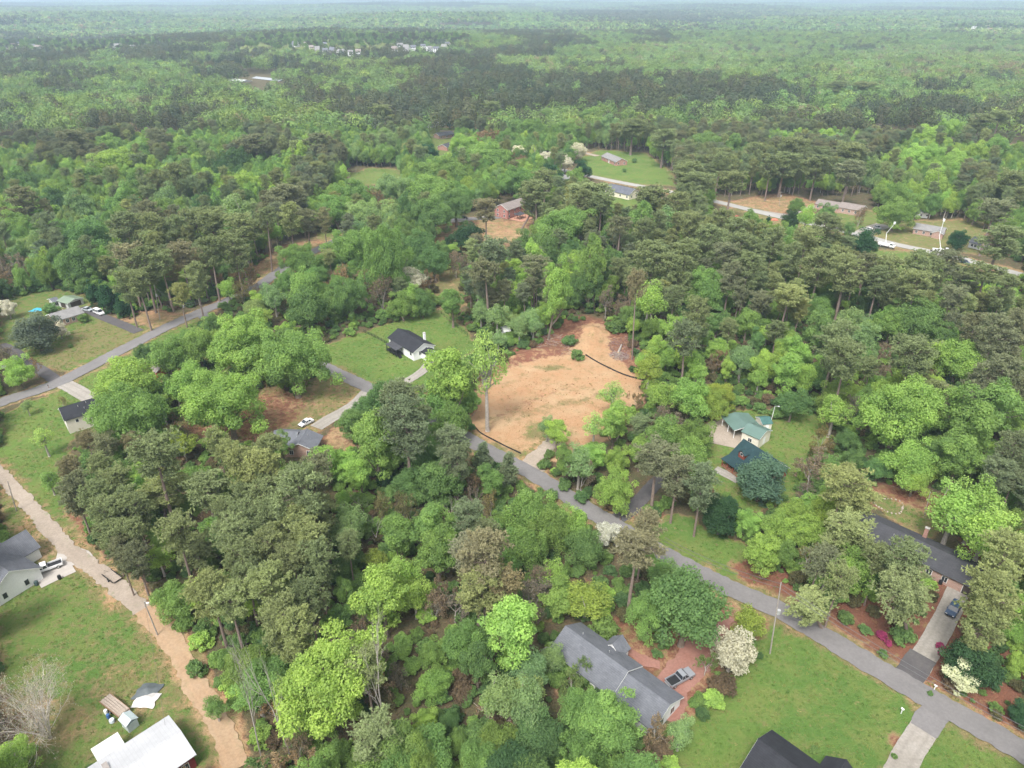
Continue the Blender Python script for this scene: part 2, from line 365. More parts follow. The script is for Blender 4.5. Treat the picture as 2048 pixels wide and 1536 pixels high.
KIND['m'] = [broad('magnolia', 71 + i, 9, 9.5, .02, 60, 15000, .17, 'cone' if i else 'round', lob=(.2, .32)) for i in range(2)]
KIND['c'] = [broad('cedar', 81, 5, 9, .02, 60, 9000, .15, 'cone', lob=(.22, .36), limbs=3)]
KIND['p'] = [pine('pine', 91 + i, 8.5, 24, [.5, .58, .45, .62][i], [44, 38, 50, 34][i], ['round', 'round', 'round', 'flat'][i]) for i in range(4)]
KIND['P'] = [pine('tall_pine', 97 + i, 8.5, 27, .7, 30, 'round') for i in range(2)]
KIND['q'] = [pine('young_pine', 101, 5.5, 11, .12, 46, 'cone', 11, .42, 3)]
KIND['b'] = [bare('bare_tree', 111, 8, 12, 4, 0, spread=.65), bare('bare_shrub', 112, 12, 8, 4, 2500, stems=13, spread=.5, ls=.1, bark=BARK_W)]
KIND['t'] = [bare('budding_tree', 121 + i, 8, 11, 4, 2600, ls=.2, stems=1 + 2 * i, spread=.75) for i in range(2)]
KIND['f'] = [broad('blossom_tree', 131 + i, 7, 8.5, .16, 40, 9000, .17, 'round', bark=BARK_G, leaf=LEAF_W) for i in range(2)]
KIND['s'] = [broad('shrub', 141 + i, 3, 2.2, .0, 26, 2600, .14, 'round', limbs=4) for i in range(2)]

TINT = {'1': (.178, .255, .07), '2': (.125, .19, .06), '3': (.097, .153, .056), '4': (.065, .11, .046), '5': (.152, .21, .092), '6': (.185, .262, .085), '7': (.16, .2, .048)}
PTINT = {'1': (.095, .1, .06), '2': (.1, .117, .058), '3': (.086, .104, .061), '4': (.12, .11, .068), '5': (.13, .146, .066)}
MTINT = {'2': (.075, .115, .075), '3': (.03, .07, .034), '4': (.04, .075, .034), '1': (.09, .11, .08)}
for _d, _g in ((TINT, 1.82), (PTINT, 2.2), (MTINT, 1.75)):
    for _k in _d: _d[_k] = tuple(min(.6, c * _g) for c in _d[_k])
def tint_of(k, t):
    if k in 'pq': return PTINT[t]
    if k in 'mc': return MTINT.get(t, (.03, .07, .034))
    if k == 'f': return {'1': (.68, .66, .57), '2': (.55, .53, .41), '3': (.6, .6, .4)}.get(t, (.7, .67, .56))
    if k == 't': return {'1': (.30, .22, .14), '2': (.24, .21, .1), '3': (.26, .21, .16), '5': (.2, .27, .1)}.get(t, (.27, .2, .13))
    return TINT[t]
#        height/width, min, max, crown centre / height
DIM = {'o': (1.18, 5, 21, .60), 'O': (1.12, 8, 22, .58), 'l': (1.85, 7, 25, .60), 'a': (1.6, 5, 24, .66), 'w': (1.15, 5, 20, .56), 'm': (1.08, 2, 14, .5), 'c': (1.9, 3, 14, .5),
       'p': (2.6, 15, 27, .74), 'q': (1.9, 4, 14, .55), 'b': (1.35, 3, 19, .6), 't': (1.4, 3, 16, .62), 'f': (1.2, 3, 13, .58), 's': (.75, .7, 4, .5)}

# trees read off the photograph: crop origin, then kind+tint x y width [base x y] in 4x crop pixels
CROPS = [
((0, 384), """p1 180 70 220;o4 430 90 270;a1 230 160 170;a1 400 160 150;o2 100 270 260;o2 270 310 140;o5 270 450 220;p3 390 280 180;l5 640 120 200;o3 660 380 430;o3 620 560 330;l2 1000 60 200;o3 1010 130 190;
b1 1340 60 150;o2 1320 150 220;o4 1640 100 200;a5 1890 130 230;p2 1010 280 250;p2 1220 290 220;p1 1210 190 180;p2 1420 300 180;p2 1560 250 200;p2 1690 270 230;p2 1940 300 280;p4 1030 560 220;p2 1150 580 240;p4 1450 530 200;
p2 1300 600 200;p2 1680 500 240;p2 1880 480 230;t1 1970 640 180;l2 895 640 130;p2 1000 730 200;p2 1120 760 200;p2 1560 700 200;c3 740 810 120;c3 850 840 150;c3 960 930 90;m1 290 1130 340;f1 470 1090 130;f1 60 930 130;
o4 30 760 140;m3 440 500 150;s3 450 720 150;s3 310 740 170;s3 180 760 140;t3 60 580 200;a1 1820 760 150;t2 1930 780 150;o1 130 1420 240;t1 280 1390 120;t3 20 1300 160;o4 1160 1290 170;s3 660 1010 90;s3 400 930 120;s3 560 1230 40"""),
((512, 384), """p1 240 50 300;p2 100 260 180 130 640;p5 265 210 190;p1 420 230 180 430 480;o3 30 120 110;o2 590 130 270 670 310;a1 740 110 140;o5 880 200 270;o5 1070 180 230;O2 1040 430 340 1030 890;o2 760 450 380;o3 1300 430 280;o3 1430 560 240;
o3 1420 160 320;o3 1600 100 260;l3 1190 140 130 1190 340;t1 930 60 180;f2 1230 700 290;o2 350 560 300;o2 400 760 300;o2 240 720 200;a5 140 830 190;t2 240 900 120;o3 400 930 330;o3 740 830 320;t1 700 690 200;o2 1170 890 220;o3 1330 880 200;
s2 1450 870 130;s2 1010 980 120;l2 1570 900 180;m4 1700 370 280;p4 1840 170 180;p3 1910 520 250;t1 1390 700 140;t3 1600 560 160;p1 1870 690 280 1860 1090;o2 1740 680 120;a5 1800 960 150;a5 1930 980 180;t3 1000 780 200"""),
((1024, 384), """o2 410 270 420;o3 100 400 230;o3 270 440 250;p1 860 310 190 835 640;p2 560 90 180;p2 710 120 200;p2 190 110 220 75 300;l2 1040 230 220;a5 1240 230 230;p2 1050 330 160;p2 1130 540 280;p2 1390 520 220;p2 1250 620 200;p2 1180 250 150;
p2 1330 120 200;p1 1100 60 180;p2 1580 390 230;p2 1420 280 200;p2 1670 260 190;p2 1780 330 210;p2 1830 460 200;p1 1700 520 180;p2 1940 500 180;p2 1880 620 220;p1 1740 690 200;l2 1900 270 170;o2 1570 150 100;p3 30 490 140;l1 160 520 190;l1 40 640 150;
p1 190 640 230 175 990;l1 390 660 200 290 1180;a1 480 540 140;l2 650 530 210 655 960;l3 780 560 150;o3 480 820 180;l3 620 760 200;o4 880 620 200;p4 990 720 170 960 1340;a1 1100 860 240 1050 1150;p2 1290 850 160;o2 1580 780 340;o2 1460 850 190;
p2 1480 990 230;p1 1810 850 150;p1 1970 900 210 1940 1150;p3 1400 1200 260;o1 1240 1320 220;a7 1100 1400 230;t3 760 850 130 745 1010;a1 1300 1080 180;o2 1110 1090 180;a5 60 1060 170;a5 170 1060 150;l3 1640 1040 160;p2 1740 1100 140;l2 1880 1050 170;
a5 1840 1330 200;a1 1480 1430 170;l1 1720 1420 140;t1 1620 1370 130;s3 820 1080 160;l3 1960 1180 140;a1 1980 1480 150;o2 1990 680 120;s3 460 1190 120;s3 520 1300 110"""),
((1536, 384), """O2 1030 160 290 985 310;a1 310 190 170;o3 475 160 150;t1 740 180 110;o2 225 110 120;m4 180 230 150;o2 150 360 160;p2 470 310 260;o3 650 290 100;m3 770 410 220;p2 290 430 220;p2 40 400 180;p2 170 540 200;p2 410 590 240;p2 620 660 280;
p1 780 620 190;p2 950 640 200;p2 880 730 200;p2 1190 620 230;p2 1310 650 200;p2 1180 780 240;p2 1060 800 200;p1 1420 590 200;p1 1560 730 240 1500 1010;p2 1730 700 300 1620 1050;p2 1880 800 220;p1 1450 880 200;p2 1850 400 300;m3 1520 390 160;
o2 2000 230 130;p1 1800 180 260;p5 150 870 270 75 1220;o2 410 920 210;l3 400 1100 250;o4 800 870 220;a5 650 1010 200;o3 1190 1000 360;o2 990 1060 250;o2 1180 1140 130;a5 770 1130 210;p2 540 1220 300;p2 620 1380 300;t3 950 1270 130;p2 1140 1340 330;
o1 1350 1290 230;o1 1530 1350 330;o1 1670 1340 260;o1 1600 1260 150;p1 1820 1150 260;p1 1980 1060 200;t2 1890 1090 150;p1 1640 1090 200;l1 60 1390 200;l1 240 1290 200;l1 150 1450 230;o2 2000 1370 200;p1 1840 1480 300;p1 1930 1250 200"""),
((0, 768), """p1 860 520 200;p4 700 480 120;p4 1070 500 120;p4 560 700 200;p1 600 870 260;p2 820 700 220;p2 800 920 260;p2 940 800 220;p2 1250 640 380;o2 1270 480 260;a7 1450 460 200;p5 1740 470 190;p5 1300 850 340 1330 1130;p2 1630 860 330 1740 1200;p5 1840 580 200;
p5 1970 680 300;p2 900 1050 260;p2 1080 1020 260;p2 880 1220 220;p2 1050 1230 250;p1 1090 1390 230;p1 960 1370 160;p2 1430 1220 300;p2 1560 1330 360 1560 1500;a1 1270 1220 180;a1 1270 1380 200;l2 1850 880 170;a2 1560 740 150;o2 1660 1430 170;p2 1850 1260 300;
p2 1940 1100 260;p2 1950 1420 300;p2 1980 900 220;a6 340 430 170;a2 390 760 150;t2 490 130 70;a5 210 170 90;t1 1370 250 70;t1 1490 280 90"""),
((512, 768), """p2 100 560 260;p5 60 700 300;l2 190 490 170;o1 530 625 330;p1 480 760 300;p2 340 900 430;p5 330 1130 300;p2 130 1080 280;p2 520 1050 260;p5 450 1270 300;p2 130 1330 300;p2 500 1420 300;p2 300 1450 280;p2 60 1200 250;p2 80 900 250;
o3 1040 90 280;o3 900 180 250;o3 760 310 230;p3 1180 210 400;p3 1200 340 380;o2 1490 120 330;o2 1560 300 300;l2 1700 150 180;l2 960 480 380;o3 1320 580 310;l1 830 730 210;p3 1560 480 260;p3 1600 620 230;q3 1810 590 170;q3 2010 680 180;l2 1880 770 220;o3 1470 760 370;
o3 1230 790 260;m4 1040 760 150;t2 1000 950 200;t2 1210 970 230;a1 700 900 140;a5 760 1080 280;b1 850 940 130;b1 960 1080 150;a5 720 1210 280;b1 960 1180 160;b1 1560 960 180;t3 1740 900 150;t2 1880 950 180;l2 1400 1130 330;l2 1150 1220 280;l2 1450 1330 320;
p3 1700 1100 260;p4 1820 1380 380;p2 740 1300 200;o3 700 1470 230;a7 960 1400 200"""),
((1024, 768), """w2 150 1050 380;w2 330 1180 340;w2 100 1320 340;o3 580 1300 320;f1 770 1190 200;f1 900 1270 150;p4 1050 1170 280;p4 1000 1380 370 920 1890;l1 820 290 260;l1 360 400 180;l2 420 620 200;a5 540 620 260;t3 560 700 220;o1 830 830 330;o1 850 590 220;l2 1200 430 300;
o2 1500 400 280;o2 1420 580 300;a1 1200 80 220;o1 1420 100 320;o7 1620 160 230;t3 1190 250 170;a6 800 80 200;a6 660 330 200;t1 990 130 150;p1 1170 640 330 1110 1030;p1 1320 720 260;p3 1520 800 280;m4 1670 1080 290;m2 2000 770 390;o1 1900 1100 230;o1 2010 1350 300;
s3 560 900 130;s3 260 640 110;s3 300 560 90;s3 420 800 120;a5 280 330 150"""),
((1536, 768), """a1 540 200 250;t3 700 160 150;O1 1060 230 640;o1 1150 620 380;o1 1180 760 240;l2 1620 300 420;l2 1830 200 340;l2 1530 600 300;l2 1600 770 230 1410 850;a1 1700 950 400;a1 1500 1010 400;a1 1750 1180 420;o3 640 450 200;o3 670 600 200;t2 420 450 230;t3 360 650 280;
p5 590 850 330;p5 720 970 250;p5 640 1180 400 590 1530;p2 1130 1440 310;p3 1960 560 300;p3 1830 750 250;p3 1960 800 200;p1 1640 100 180;p1 1960 60 200;p5 1880 1370 320;o1 230 1050 280;o1 90 1150 300;o1 320 1190 280;o2 100 1350 250;t2 330 1360 200;p1 400 1430 260;
o3 200 150 250;s3 330 160 180;s3 100 220 160;s2 850 800 50"""),
((0, 1152), """o2 1400 200 330;p5 1700 150 330;p5 1850 230 300;p2 1980 60 280;B1 230 960 640;o1 110 1440 330;o2 1820 650 150;b1 1780 340 240 2090 1450;s3 1560 740 160;a2 1720 1040 180"""),
((512, 1152), """O1 570 850 830;l1 1010 180 400;l2 710 130 180;l2 680 320 200;a1 1270 150 250;p5 1800 80 400 1775 440;p2 200 380 350;p5 130 130 350;p2 430 200 300;p5 330 450 350;b1 1000 700 280 1040 1250;o2 1430 620 260;o1 1430 870 270;l3 1770 700 280;o1 1350 1150 230;
a5 1960 950 320;o2 840 1450 250;o2 640 1420 280;o3 1560 1150 150;l1 2040 440 440;o2 1620 1320 180;b1 30 800 260 270 1430;t3 1150 800 200;t3 850 420 200;t3 1420 220 240;s2 1300 1340 140;s3 1480 960 150;s7 980 1250 150"""),
((1024, 1152), """a7 570 170 380 570 350;o3 1400 250 620;f2 1765 590 350;t5 1560 690 180;a7 1900 370 270;s2 740 410 220;O2 740 1150 520;o2 560 1390 380;a5 330 640 200;t5 560 720 170;a5 130 1000 350;a5 1350 1240 230;t1 1170 1250 250;s3 1160 620 90;
o4 330 1400 200;s2 1470 1010 110;t3 200 290 160;s3 700 60 150"""),
((1536, 1152), """p5 330 200 330 430 420;p5 560 60 260;p2 1050 150 460 1120 520;s3 620 330 130;s3 780 430 100;s3 1080 470 200;p5 1780 200 400;p5 1700 420 300;m4 1620 720 400;f3 1560 790 270;o1 2000 450 200;o1 2010 700 190;s3 920 620 80;s3 370 1390 70;s3 1300 940 50;s2 1010 1440 50"""),
]
FULL = """o1 478 690 150;o2 395 690 80;o2 335 710 75;o1 250 765 110;o1 375 770 90;o1 452 800 160;o2 265 838 165;o2 588 715 145 597 795;l1 900 760 95;a6 968 715 82 975 862"""
# farther trees: crops at other scales
CROPS2 = [((650, 0), 2.731, """o3 500 710 120;m3 685 680 40;o2 750 660 70;o2 1330 710 170;o2 1130 710 160;o3 1200 650 130;o2 990 760 110;t1 880 750 170;f1 1060 840 90;f1 1210 870 110;f1 1310 885 100;f2 1380 825 100;b1 1150 830 110;o2 880 860 290;o1 760 800 160;o2 650 930 260;
m3 560 840 110;o2 1070 990 230;m3 1240 960 110;m3 1405 930 100;l2 1375 1000 110;p2 1160 1060 170;p2 1440 1080 260;p2 1780 1100 180;p2 1970 960 180;p2 1680 700 160;o2 1460 640 150;l5 1560 690 110;o3 1600 510 110;o2 1720 540 100;t1 1040 650 100;p2 910 600 100;p2 1850 760 150;
p2 1200 1000 130;o5 460 740 110;o5 330 760 130;p2 310 620 120;l3 685 540 50;s3 1635 930 25;s3 1690 875 30;o2 160 1060 200;o5 380 1040 220;o2 560 1040 280"""),
((1350, 0), 2.934, """o5 600 590 270;o1 770 720 140;o1 900 820 130;o2 875 670 110;o3 200 850 240;l3 340 860 100;b1 1200 780 140;o1 1460 800 210;o1 1600 760 150;o1 1400 920 160;o1 1520 920 150;o1 1640 950 150;a1 1520 1060 150;o1 1770 900 160;o2 1300 1150 150;p2 450 900 110;
p2 640 960 180;p2 690 870 150;p2 1030 910 200;p2 960 520 180;p2 1110 520 160;p2 1790 720 150;p2 1900 700 130;l2 1880 880 130;o2 1530 580 150;p2 560 980 130;p2 830 980 160;p1 1020 1020 180;a5 1180 980 120;p2 1970 1080 170;p2 80 1010 160;p2 260 960 150;p2 330 1080 150;p2 150 1090 150"""),
((0, 0), 2.926, """o2 320 1150 190;o2 650 850 180;o2 830 880 200;o4 1390 940 160;o2 1080 870 160;l1 1770 900 100;o1 690 950 250;p1 420 820 180;p1 920 810 120;o3 1260 720 130;a5 980 1140 130;p2 1040 1030 140;o1 1430 1080 160;o2 1500 970 110;p1 1500 850 180;o2 540 1040 200;o3 130 1060 170;o2 800 1060 160;o1 1200 1060 150;p1 1650 1170 190;p1 1850 840 140""")]
NAMES = {'o': 'broadleaf_tree', 'O': 'broadleaf_tree', 'l': 'broadleaf_tree', 'a': 'broadleaf_tree', 'w': 'broadleaf_tree', 'm': 'evergreen_tree', 'c': 'evergreen_tree', 'p': 'pine_tree', 'q': 'pine_tree', 'b': 'bare_tree', 'B': 'bare_tree', 't': 'budding_tree', 'f': 'blossom_tree', 's': 'shrub'}
TREES = []      # dict(kind, tint, pos, W, H, u, v)
def add_tree(code, u, v, w, base=None):
    k = code[0]; kk = {'B': 'b'}.get(k, k); d = DIM[kk]
    if base:
        b = at(*base); t = math.hypot(b.y, CAM_H * .5); hc = max(2.0, up_at(u, v, b)); zc = b.y * CP - (hc - CAM_H) * SP
        W = w * zc / F_PX; H = min(hc / d[3], 32); x = (u - 1024) / F_PX * zc
        pos = Vector((b.x, b.y, 0)); lean = (x - b.x, hc)
    else:
        hc = 6.0
        for _ in range(12):
            p = at(u, v, hc); zc = p.y * CP - (hc - CAM_H) * SP; W = w * zc / F_PX; H = min(max(W * d[0], d[1]), d[2]); hc = H * d[3]
        pos = Vector((p.x, p.y, 0)); lean = None
    if kk == 'p': W = max(W, 4.5)
    TREES.append(dict(code=code, k=kk, t=code[1], pos=pos, W=W, H=H, u=u, v=v, lean=lean))
def parse(txt, u0, v0, s):
    for it in txt.replace('\n', '').split(';'):
        if not it.strip(): continue
        q = it.split(); n = [float(z) for z in q[1:]]
        add_tree(q[0], u0 + n[0] / s, v0 + n[1] / s, n[2] / s, (u0 + n[3] / s, v0 + n[4] / s) if len(n) > 3 else None)
for (u0, v0), txt in CROPS: parse(txt, u0, v0, 4.0)
parse(FULL, 0, 0, 1.0)
for (u0, v0), s, txt in CROPS2: parse(txt, u0, v0, s)
# ------------------------------------------------------------------ the land: zones read off the photograph (pixel outlines on the ground)
#  weights: green grass, dry grass, tan soil, red pine straw (rest: leaf litter)
ZONES = [
('lawn', [(0, 575), (60, 580), (120, 575), (180, 588), (190, 625), (245, 648), (330, 640), (300, 665), (130, 745), (60, 725), (0, 720)], (.6, .4, 0, 0)),
('lawn', [(150, 660), (205, 640), (290, 660), (245, 690), (115, 742), (75, 715), (130, 690)], (.35, .65, 0, 0)),
('bare_verge', [(240, 628), (300, 618), (345, 628), (375, 632), (310, 658), (262, 648)], (.1, .35, .25, .3)),
('lawn', [(0, 830), (140, 770), (330, 668), (420, 625), (430, 640), (340, 700), (330, 760), (230, 790), (230, 850), (150, 880), (130, 960), (150, 1040), (225, 1130), (190, 1130), (110, 1060), (0, 935)], (.75, .25, 0, 0)),
('lawn', [(0, 955), (60, 1035), (125, 1095), (150, 1130), (215, 1150), (290, 1225), (340, 1290), (370, 1340), (400, 1420), (450, 1536), (0, 1560)], (.65, .35, 0, 0)),
('bare_ground', [(190, 1350), (260, 1320), (330, 1300), (370, 1330), (390, 1420), (340, 1460), (290, 1430), (240, 1420), (180, 1400)], (.42, .33, .25, 0)),
('bare_ground', [(10, 1055), (50, 1045), (100, 1085), (150, 1130), (118, 1125), (75, 1130), (60, 1100), (35, 1080)], (.3, .2, .5, 0)),
('bare_ground', [(150, 1400), (0, 1400), (0, 1536), (180, 1480), (190, 1430)], (.3, .4, .3, 0)),
('straw_bank', [(125, 1000), (150, 1010), (180, 1055), (200, 1100), (230, 1130), (270, 1150), (310, 1190), (330, 1240), (280, 1190), (200, 1120), (150, 1060)], (.25, 0, .15, .6)),
('lawn', [(630, 700), (720, 665), (800, 638), (880, 618), (920, 650), (960, 690), (890, 740), (850, 765), (800, 795), (748, 775), (640, 732)], (.85, .15, 0, 0)),
('lawn', [(200, 760), (330, 700), (420, 660), (560, 720), (640, 740), (720, 785), (700, 820), (620, 880), (540, 885), (440, 880), (340, 850), (240, 820)], (.3, .3, 0, .4)),
('straw_bed', [(380, 860), (480, 800), (560, 780), (620, 800), (600, 835), (560, 870), (500, 885)], (.1, .15, .15, .6)),
('straw_bed', [(640, 880), (690, 840), (720, 860), (700, 910), (660, 900)], (.1, .3, .2, .4)),
('lawn', [(790, 800), (860, 760), (910, 740), (930, 790), (900, 830), (840, 840)], (.4, .5, .1, 0)),
('red_soil', [(960, 745), (1040, 690), (1110, 640), (1180, 630), (1250, 660), (1285, 700), (1290, 760), (1180, 750), (1060, 740)], (0, .05, .25, .7)),
('cleared_lot', [(940, 870), (935, 790), (960, 750), (1030, 715), (1100, 703), (1150, 700), (1165, 655), (1185, 642), (1215, 660), (1220, 705), (1265, 750), (1300, 765), (1290, 800), (1230, 870), (1120, 920), (1060, 925), (1020, 900), (985, 885)], (.02, .18, .8, 0)),
('soil_track', [(950, 864), (1000, 825), (1060, 797), (1120, 775), (1180, 752), (1200, 742), (1206, 748), (1150, 770), (1080, 800), (1010, 838), (965, 872)], (0, .3, .35, .35)),
('soil_track', [(1010, 848), (1060, 815), (1120, 800), (1180, 790), (1240, 775), (1240, 783), (1180, 800), (1110, 816), (1050, 838)], (.05, .45, .35, .15)),
('soil_track', [(1030, 875), (1060, 848), (1110, 838), (1130, 856), (1080, 884)], (.3, .45, .25, 0)),
('soil_track', [(1060, 735), (1110, 728), (1150, 738), (1110, 745)], (.15, .5, .35, 0)),
('orange_bank', [(955, 757), (1010, 725), (1080, 703), (1140, 700), (1140, 715), (1080, 718), (1020, 738), (965, 768)], (0, 0, .3, .65)),
('verge', [(930, 875), (985, 885), (1040, 905), (1050, 940), (1000, 920), (950, 890)], (.2, .3, .4, .1)),
('verge', [(1050, 940), (1090, 945), (1240, 1035), (1220, 1045), (1130, 990)], (.5, .2, .1, .2)),
('lawn', [(1255, 1040), (1290, 1030), (1360, 1030), (1420, 1060), (1500, 1090), (1545, 1130), (1600, 1215), (1560, 1200), (1480, 1165), (1380, 1115), (1270, 1060)], (.85, .15, 0, 0)),
('straw_bed', [(1240, 1040), (1300, 1010), (1330, 1025), (1330, 1050), (1270, 1062)], (.1, .2, .1, .6)),
('lawn', [(1420, 860), (1450, 820), (1640, 820), (1660, 870), (1620, 940), (1590, 1000), (1520, 1030), (1440, 1010), (1400, 960)], (.7, .3, 0, 0)),
('straw_bed', [(1700, 965), (1800, 960), (1880, 985), (2048, 990), (2048, 1150), (1960, 1120), (1890, 1060), (1800, 1030), (1730, 1010)], (.12, .1, .08, .7)),
('lawn', [(1735, 985), (1800, 1000), (1850, 1030), (1900, 1060), (1860, 1075), (1780, 1040)], (.45, .3, .05, .2)),
('straw_bed', [(1450, 1130), (1560, 1100), (1700, 1100), (1860, 1160), (1930, 1180), (1990, 1230), (2048, 1300), (2048, 1490), (1930, 1430), (1800, 1370), (1640, 1275), (1540, 1205)], (.06, .06, .06, .82)),
('verge', [(1400, 1140), (1560, 1205), (1660, 1270), (1770, 1345), (1780, 1350), (1750, 1345), (1600, 1250), (1450, 1170), (1380, 1130)], (.6, .4, 0, 0)),
('verge', [(1880, 1400), (1960, 1440), (2048, 1480), (2048, 1505), (1960, 1465), (1870, 1415)], (.55, .35, .1, 0)),
('lawn', [(1300, 1500), (1380, 1440), (1440, 1380), (1500, 1310), (1510, 1220), (1560, 1235), (1700, 1318), (1850, 1405), (2048, 1520), (2100, 1560), (2048, 1700), (1300, 1700)], (.9, .1, 0, 0)),
('straw_bed', [(1560, 1250), (1450, 1190), (1400, 1180), (1290, 1200), (1230, 1230), (1200, 1260), (1260, 1300), (1330, 1330), (1420, 1300), (1500, 1290)], (.25, .1, .05, .5)),
('wood_floor', [(980, 1160), (1130, 1150), (1230, 1180), (1200, 1230), (1120, 1240), (1020, 1230)], (.55, .1, .05, .2)),
('straw_bed', [(1793, 1462), (1818, 1478), (1790, 1540), (1760, 1560), (1772, 1500)], (.1, .05, .15, .7)),
('bare_ground', [(1100, 1340), (1160, 1360), (1180, 1420), (1120, 1420)], (.1, .1, .6, .2)),
# farther yards
('lawn', [(1150, 318), (1200, 300), (1290, 305), (1345, 345), (1350, 372), (1270, 368), (1180, 350)], (.8, .2, 0, 0)),
('lawn', [(1120, 390), (1200, 372), (1290, 390), (1300, 420), (1200, 425)], (.8, .2, 0, 0)),
('straw_bed', [(1440, 405), (1560, 385), (1640, 405), (1620, 428), (1520, 425)], (.15, .3, .15, .4)),
('lawn', [(1420, 425), (1480, 415), (1600, 440), (1720, 460), (1700, 478), (1560, 465), (1440, 440)], (.25, .5, .15, .1)),
('lawn', [(1600, 430), (1740, 420), (1790, 440), (1720, 465), (1640, 445)], (.6, .3, .1, 0)),
('lawn', [(1740, 445), (1830, 440), (1900, 440), (1960, 435), (1990, 460), (1960, 480), (1990, 510), (1900, 505), (1800, 490), (1740, 475)], (.4, .4, .1, .1)),
('lawn', [(1720, 500), (1800, 500), (1880, 515), (2048, 570), (2048, 620), (1960, 580), (1880, 545), (1800, 540), (1730, 525)], (.7, .3, 0, 0)),
('lawn', [(690, 350), (740, 335), (800, 340), (800, 365), (720, 372)], (.7, .3, 0, 0)),
('lawn', [(830, 260), (900, 245), (960, 250), (960, 290), (880, 320), (820, 330), (800, 310)], (.6, .4, 0, 0)),
('straw_bed', [(490, 530), (560, 490), (640, 480), (700, 455), (760, 440), (880, 450), (990, 440), (1060, 440), (1060, 480), (1000, 500), (900, 500), (780, 500), (650, 520), (560, 560), (510, 575)], (.2, .25, .15, .4)),
('lawn', [(850, 540), (900, 520), (950, 560), (940, 610), (890, 620), (860, 590)], (.25, .5, .15, .1)),
('bare_ground', [(990, 462), (1050, 458), (1060, 478), (1000, 485)], (.1, .3, .3, .3)),
('lawn', [(600, 440), (700, 420), (720, 450), (640, 480)], (.6, .3, 0, .1)),
('lawn', [(470, 168), (570, 164), (600, 175), (560, 192), (500, 190)], (.3, .5, .2, 0)),
('lawn', [(50, 212), (110, 212), (120, 226), (60, 228)], (.5, .5, 0, 0)),
('lawn', [(1560, 205), (1640, 210), (1650, 225), (1590, 225)], (.2, .4, .1, .3)),
('lawn', [(1990, 285), (2048, 290), (2048, 335), (1990, 330)], (.3, .4, .3, 0)),
]
OPEN = [    # parts of the picture where the ground or a house shows: nothing is scattered in front of them
[(0, 600), (110, 580), (178, 592), (190, 620), (250, 648), (300, 618), (345, 628), (440, 600), (455, 610), (360, 660), (330, 690), (200, 760), (190, 790), (200, 860), (130, 900), (115, 960), (200, 1110), (310, 1190), (330, 1260), (390, 1330), (430, 1400), (480, 1480), (490, 1536), (0, 1536)],
[(640, 690), (720, 665), (850, 625), (890, 615), (940, 660), (970, 690), (890, 735), (850, 765), (800, 795), (745, 790), (640, 735)],
[(500, 800), (530, 770), (600, 800), (635, 745), (725, 790), (700, 830), (700, 880), (650, 905), (580, 905), (500, 880), (370, 875), (350, 850), (420, 830)],
[(945, 860), (945, 760), (1020, 720), (1080, 690), (1120, 650), (1180, 640), (1240, 665), (1265, 690), (1260, 740), (1295, 762), (1270, 800), (1200, 860), (1100, 925), (1075, 950), (1240, 1040), (1280, 1080), (1200, 1040), (1090, 975), (1020, 915), (940, 890)],
[(1110, 1250), (1160, 1235), (1250, 1250), (1300, 1290), (1345, 1310), (1440, 1260), (1440, 1340), (1370, 1400), (1310, 1460), (1280, 1455)],
[(1370, 1500), (1450, 1400), (1530, 1320), (1480, 1230), (1430, 1180), (1350, 1120), (1270, 1070), (1230, 1040), (1390, 1025), (1480, 1070), (1540, 1130), (1600, 1200), (1760, 1240), (1840, 1270), (1830, 1350), (2048, 1480), (2048, 1560), (1330, 1560)],
[(1430, 830), (1550, 820), (1650, 825), (1660, 870), (1610, 920), (1590, 980), (1500, 1020), (1440, 970), (1430, 880)],
[(1730, 965), (1850, 975), (1940, 1000), (1890, 1060), (1980, 1135), (1960, 1185), (1890, 1150), (1740, 1045)],
[(1880, 1150), (1945, 1175), (1920, 1270), (1870, 1340), (1850, 1380), (1780, 1330), (1830, 1290)],
[(1170, 300), (1290, 305), (1350, 350), (1345, 390), (1270, 410), (1210, 400), (1200, 365), (1130, 350)],
[(1430, 395), (1600, 390), (1740, 395), (1760, 425), (1800, 440), (1920, 440), (1990, 470), (1990, 500), (2048, 530), (2048, 570), (1930, 540), (1830, 520), (1780, 545), (1720, 510), (1700, 470), (1580, 440), (1430, 430)],
[(985, 395), (1060, 390), (1060, 480), (985, 490)], [(850, 240), (900, 235), (910, 300), (880, 310)], [(460, 148), (580, 148), (580, 180), (460, 180)],
[(870, 430), (1000, 425), (1000, 460), (880, 470)], [(500, 540), (590, 480), (700, 455), (640, 510), (560, 560)], [(860, 540), (920, 540), (930, 620), (880, 610)],
[(1720, 380), (1735, 380), (1735, 400), (1720, 400)], [(695, 335), (800, 335), (800, 370), (700, 372)], [(1560, 200), (1650, 205), (1640, 225), (1580, 222)],
]
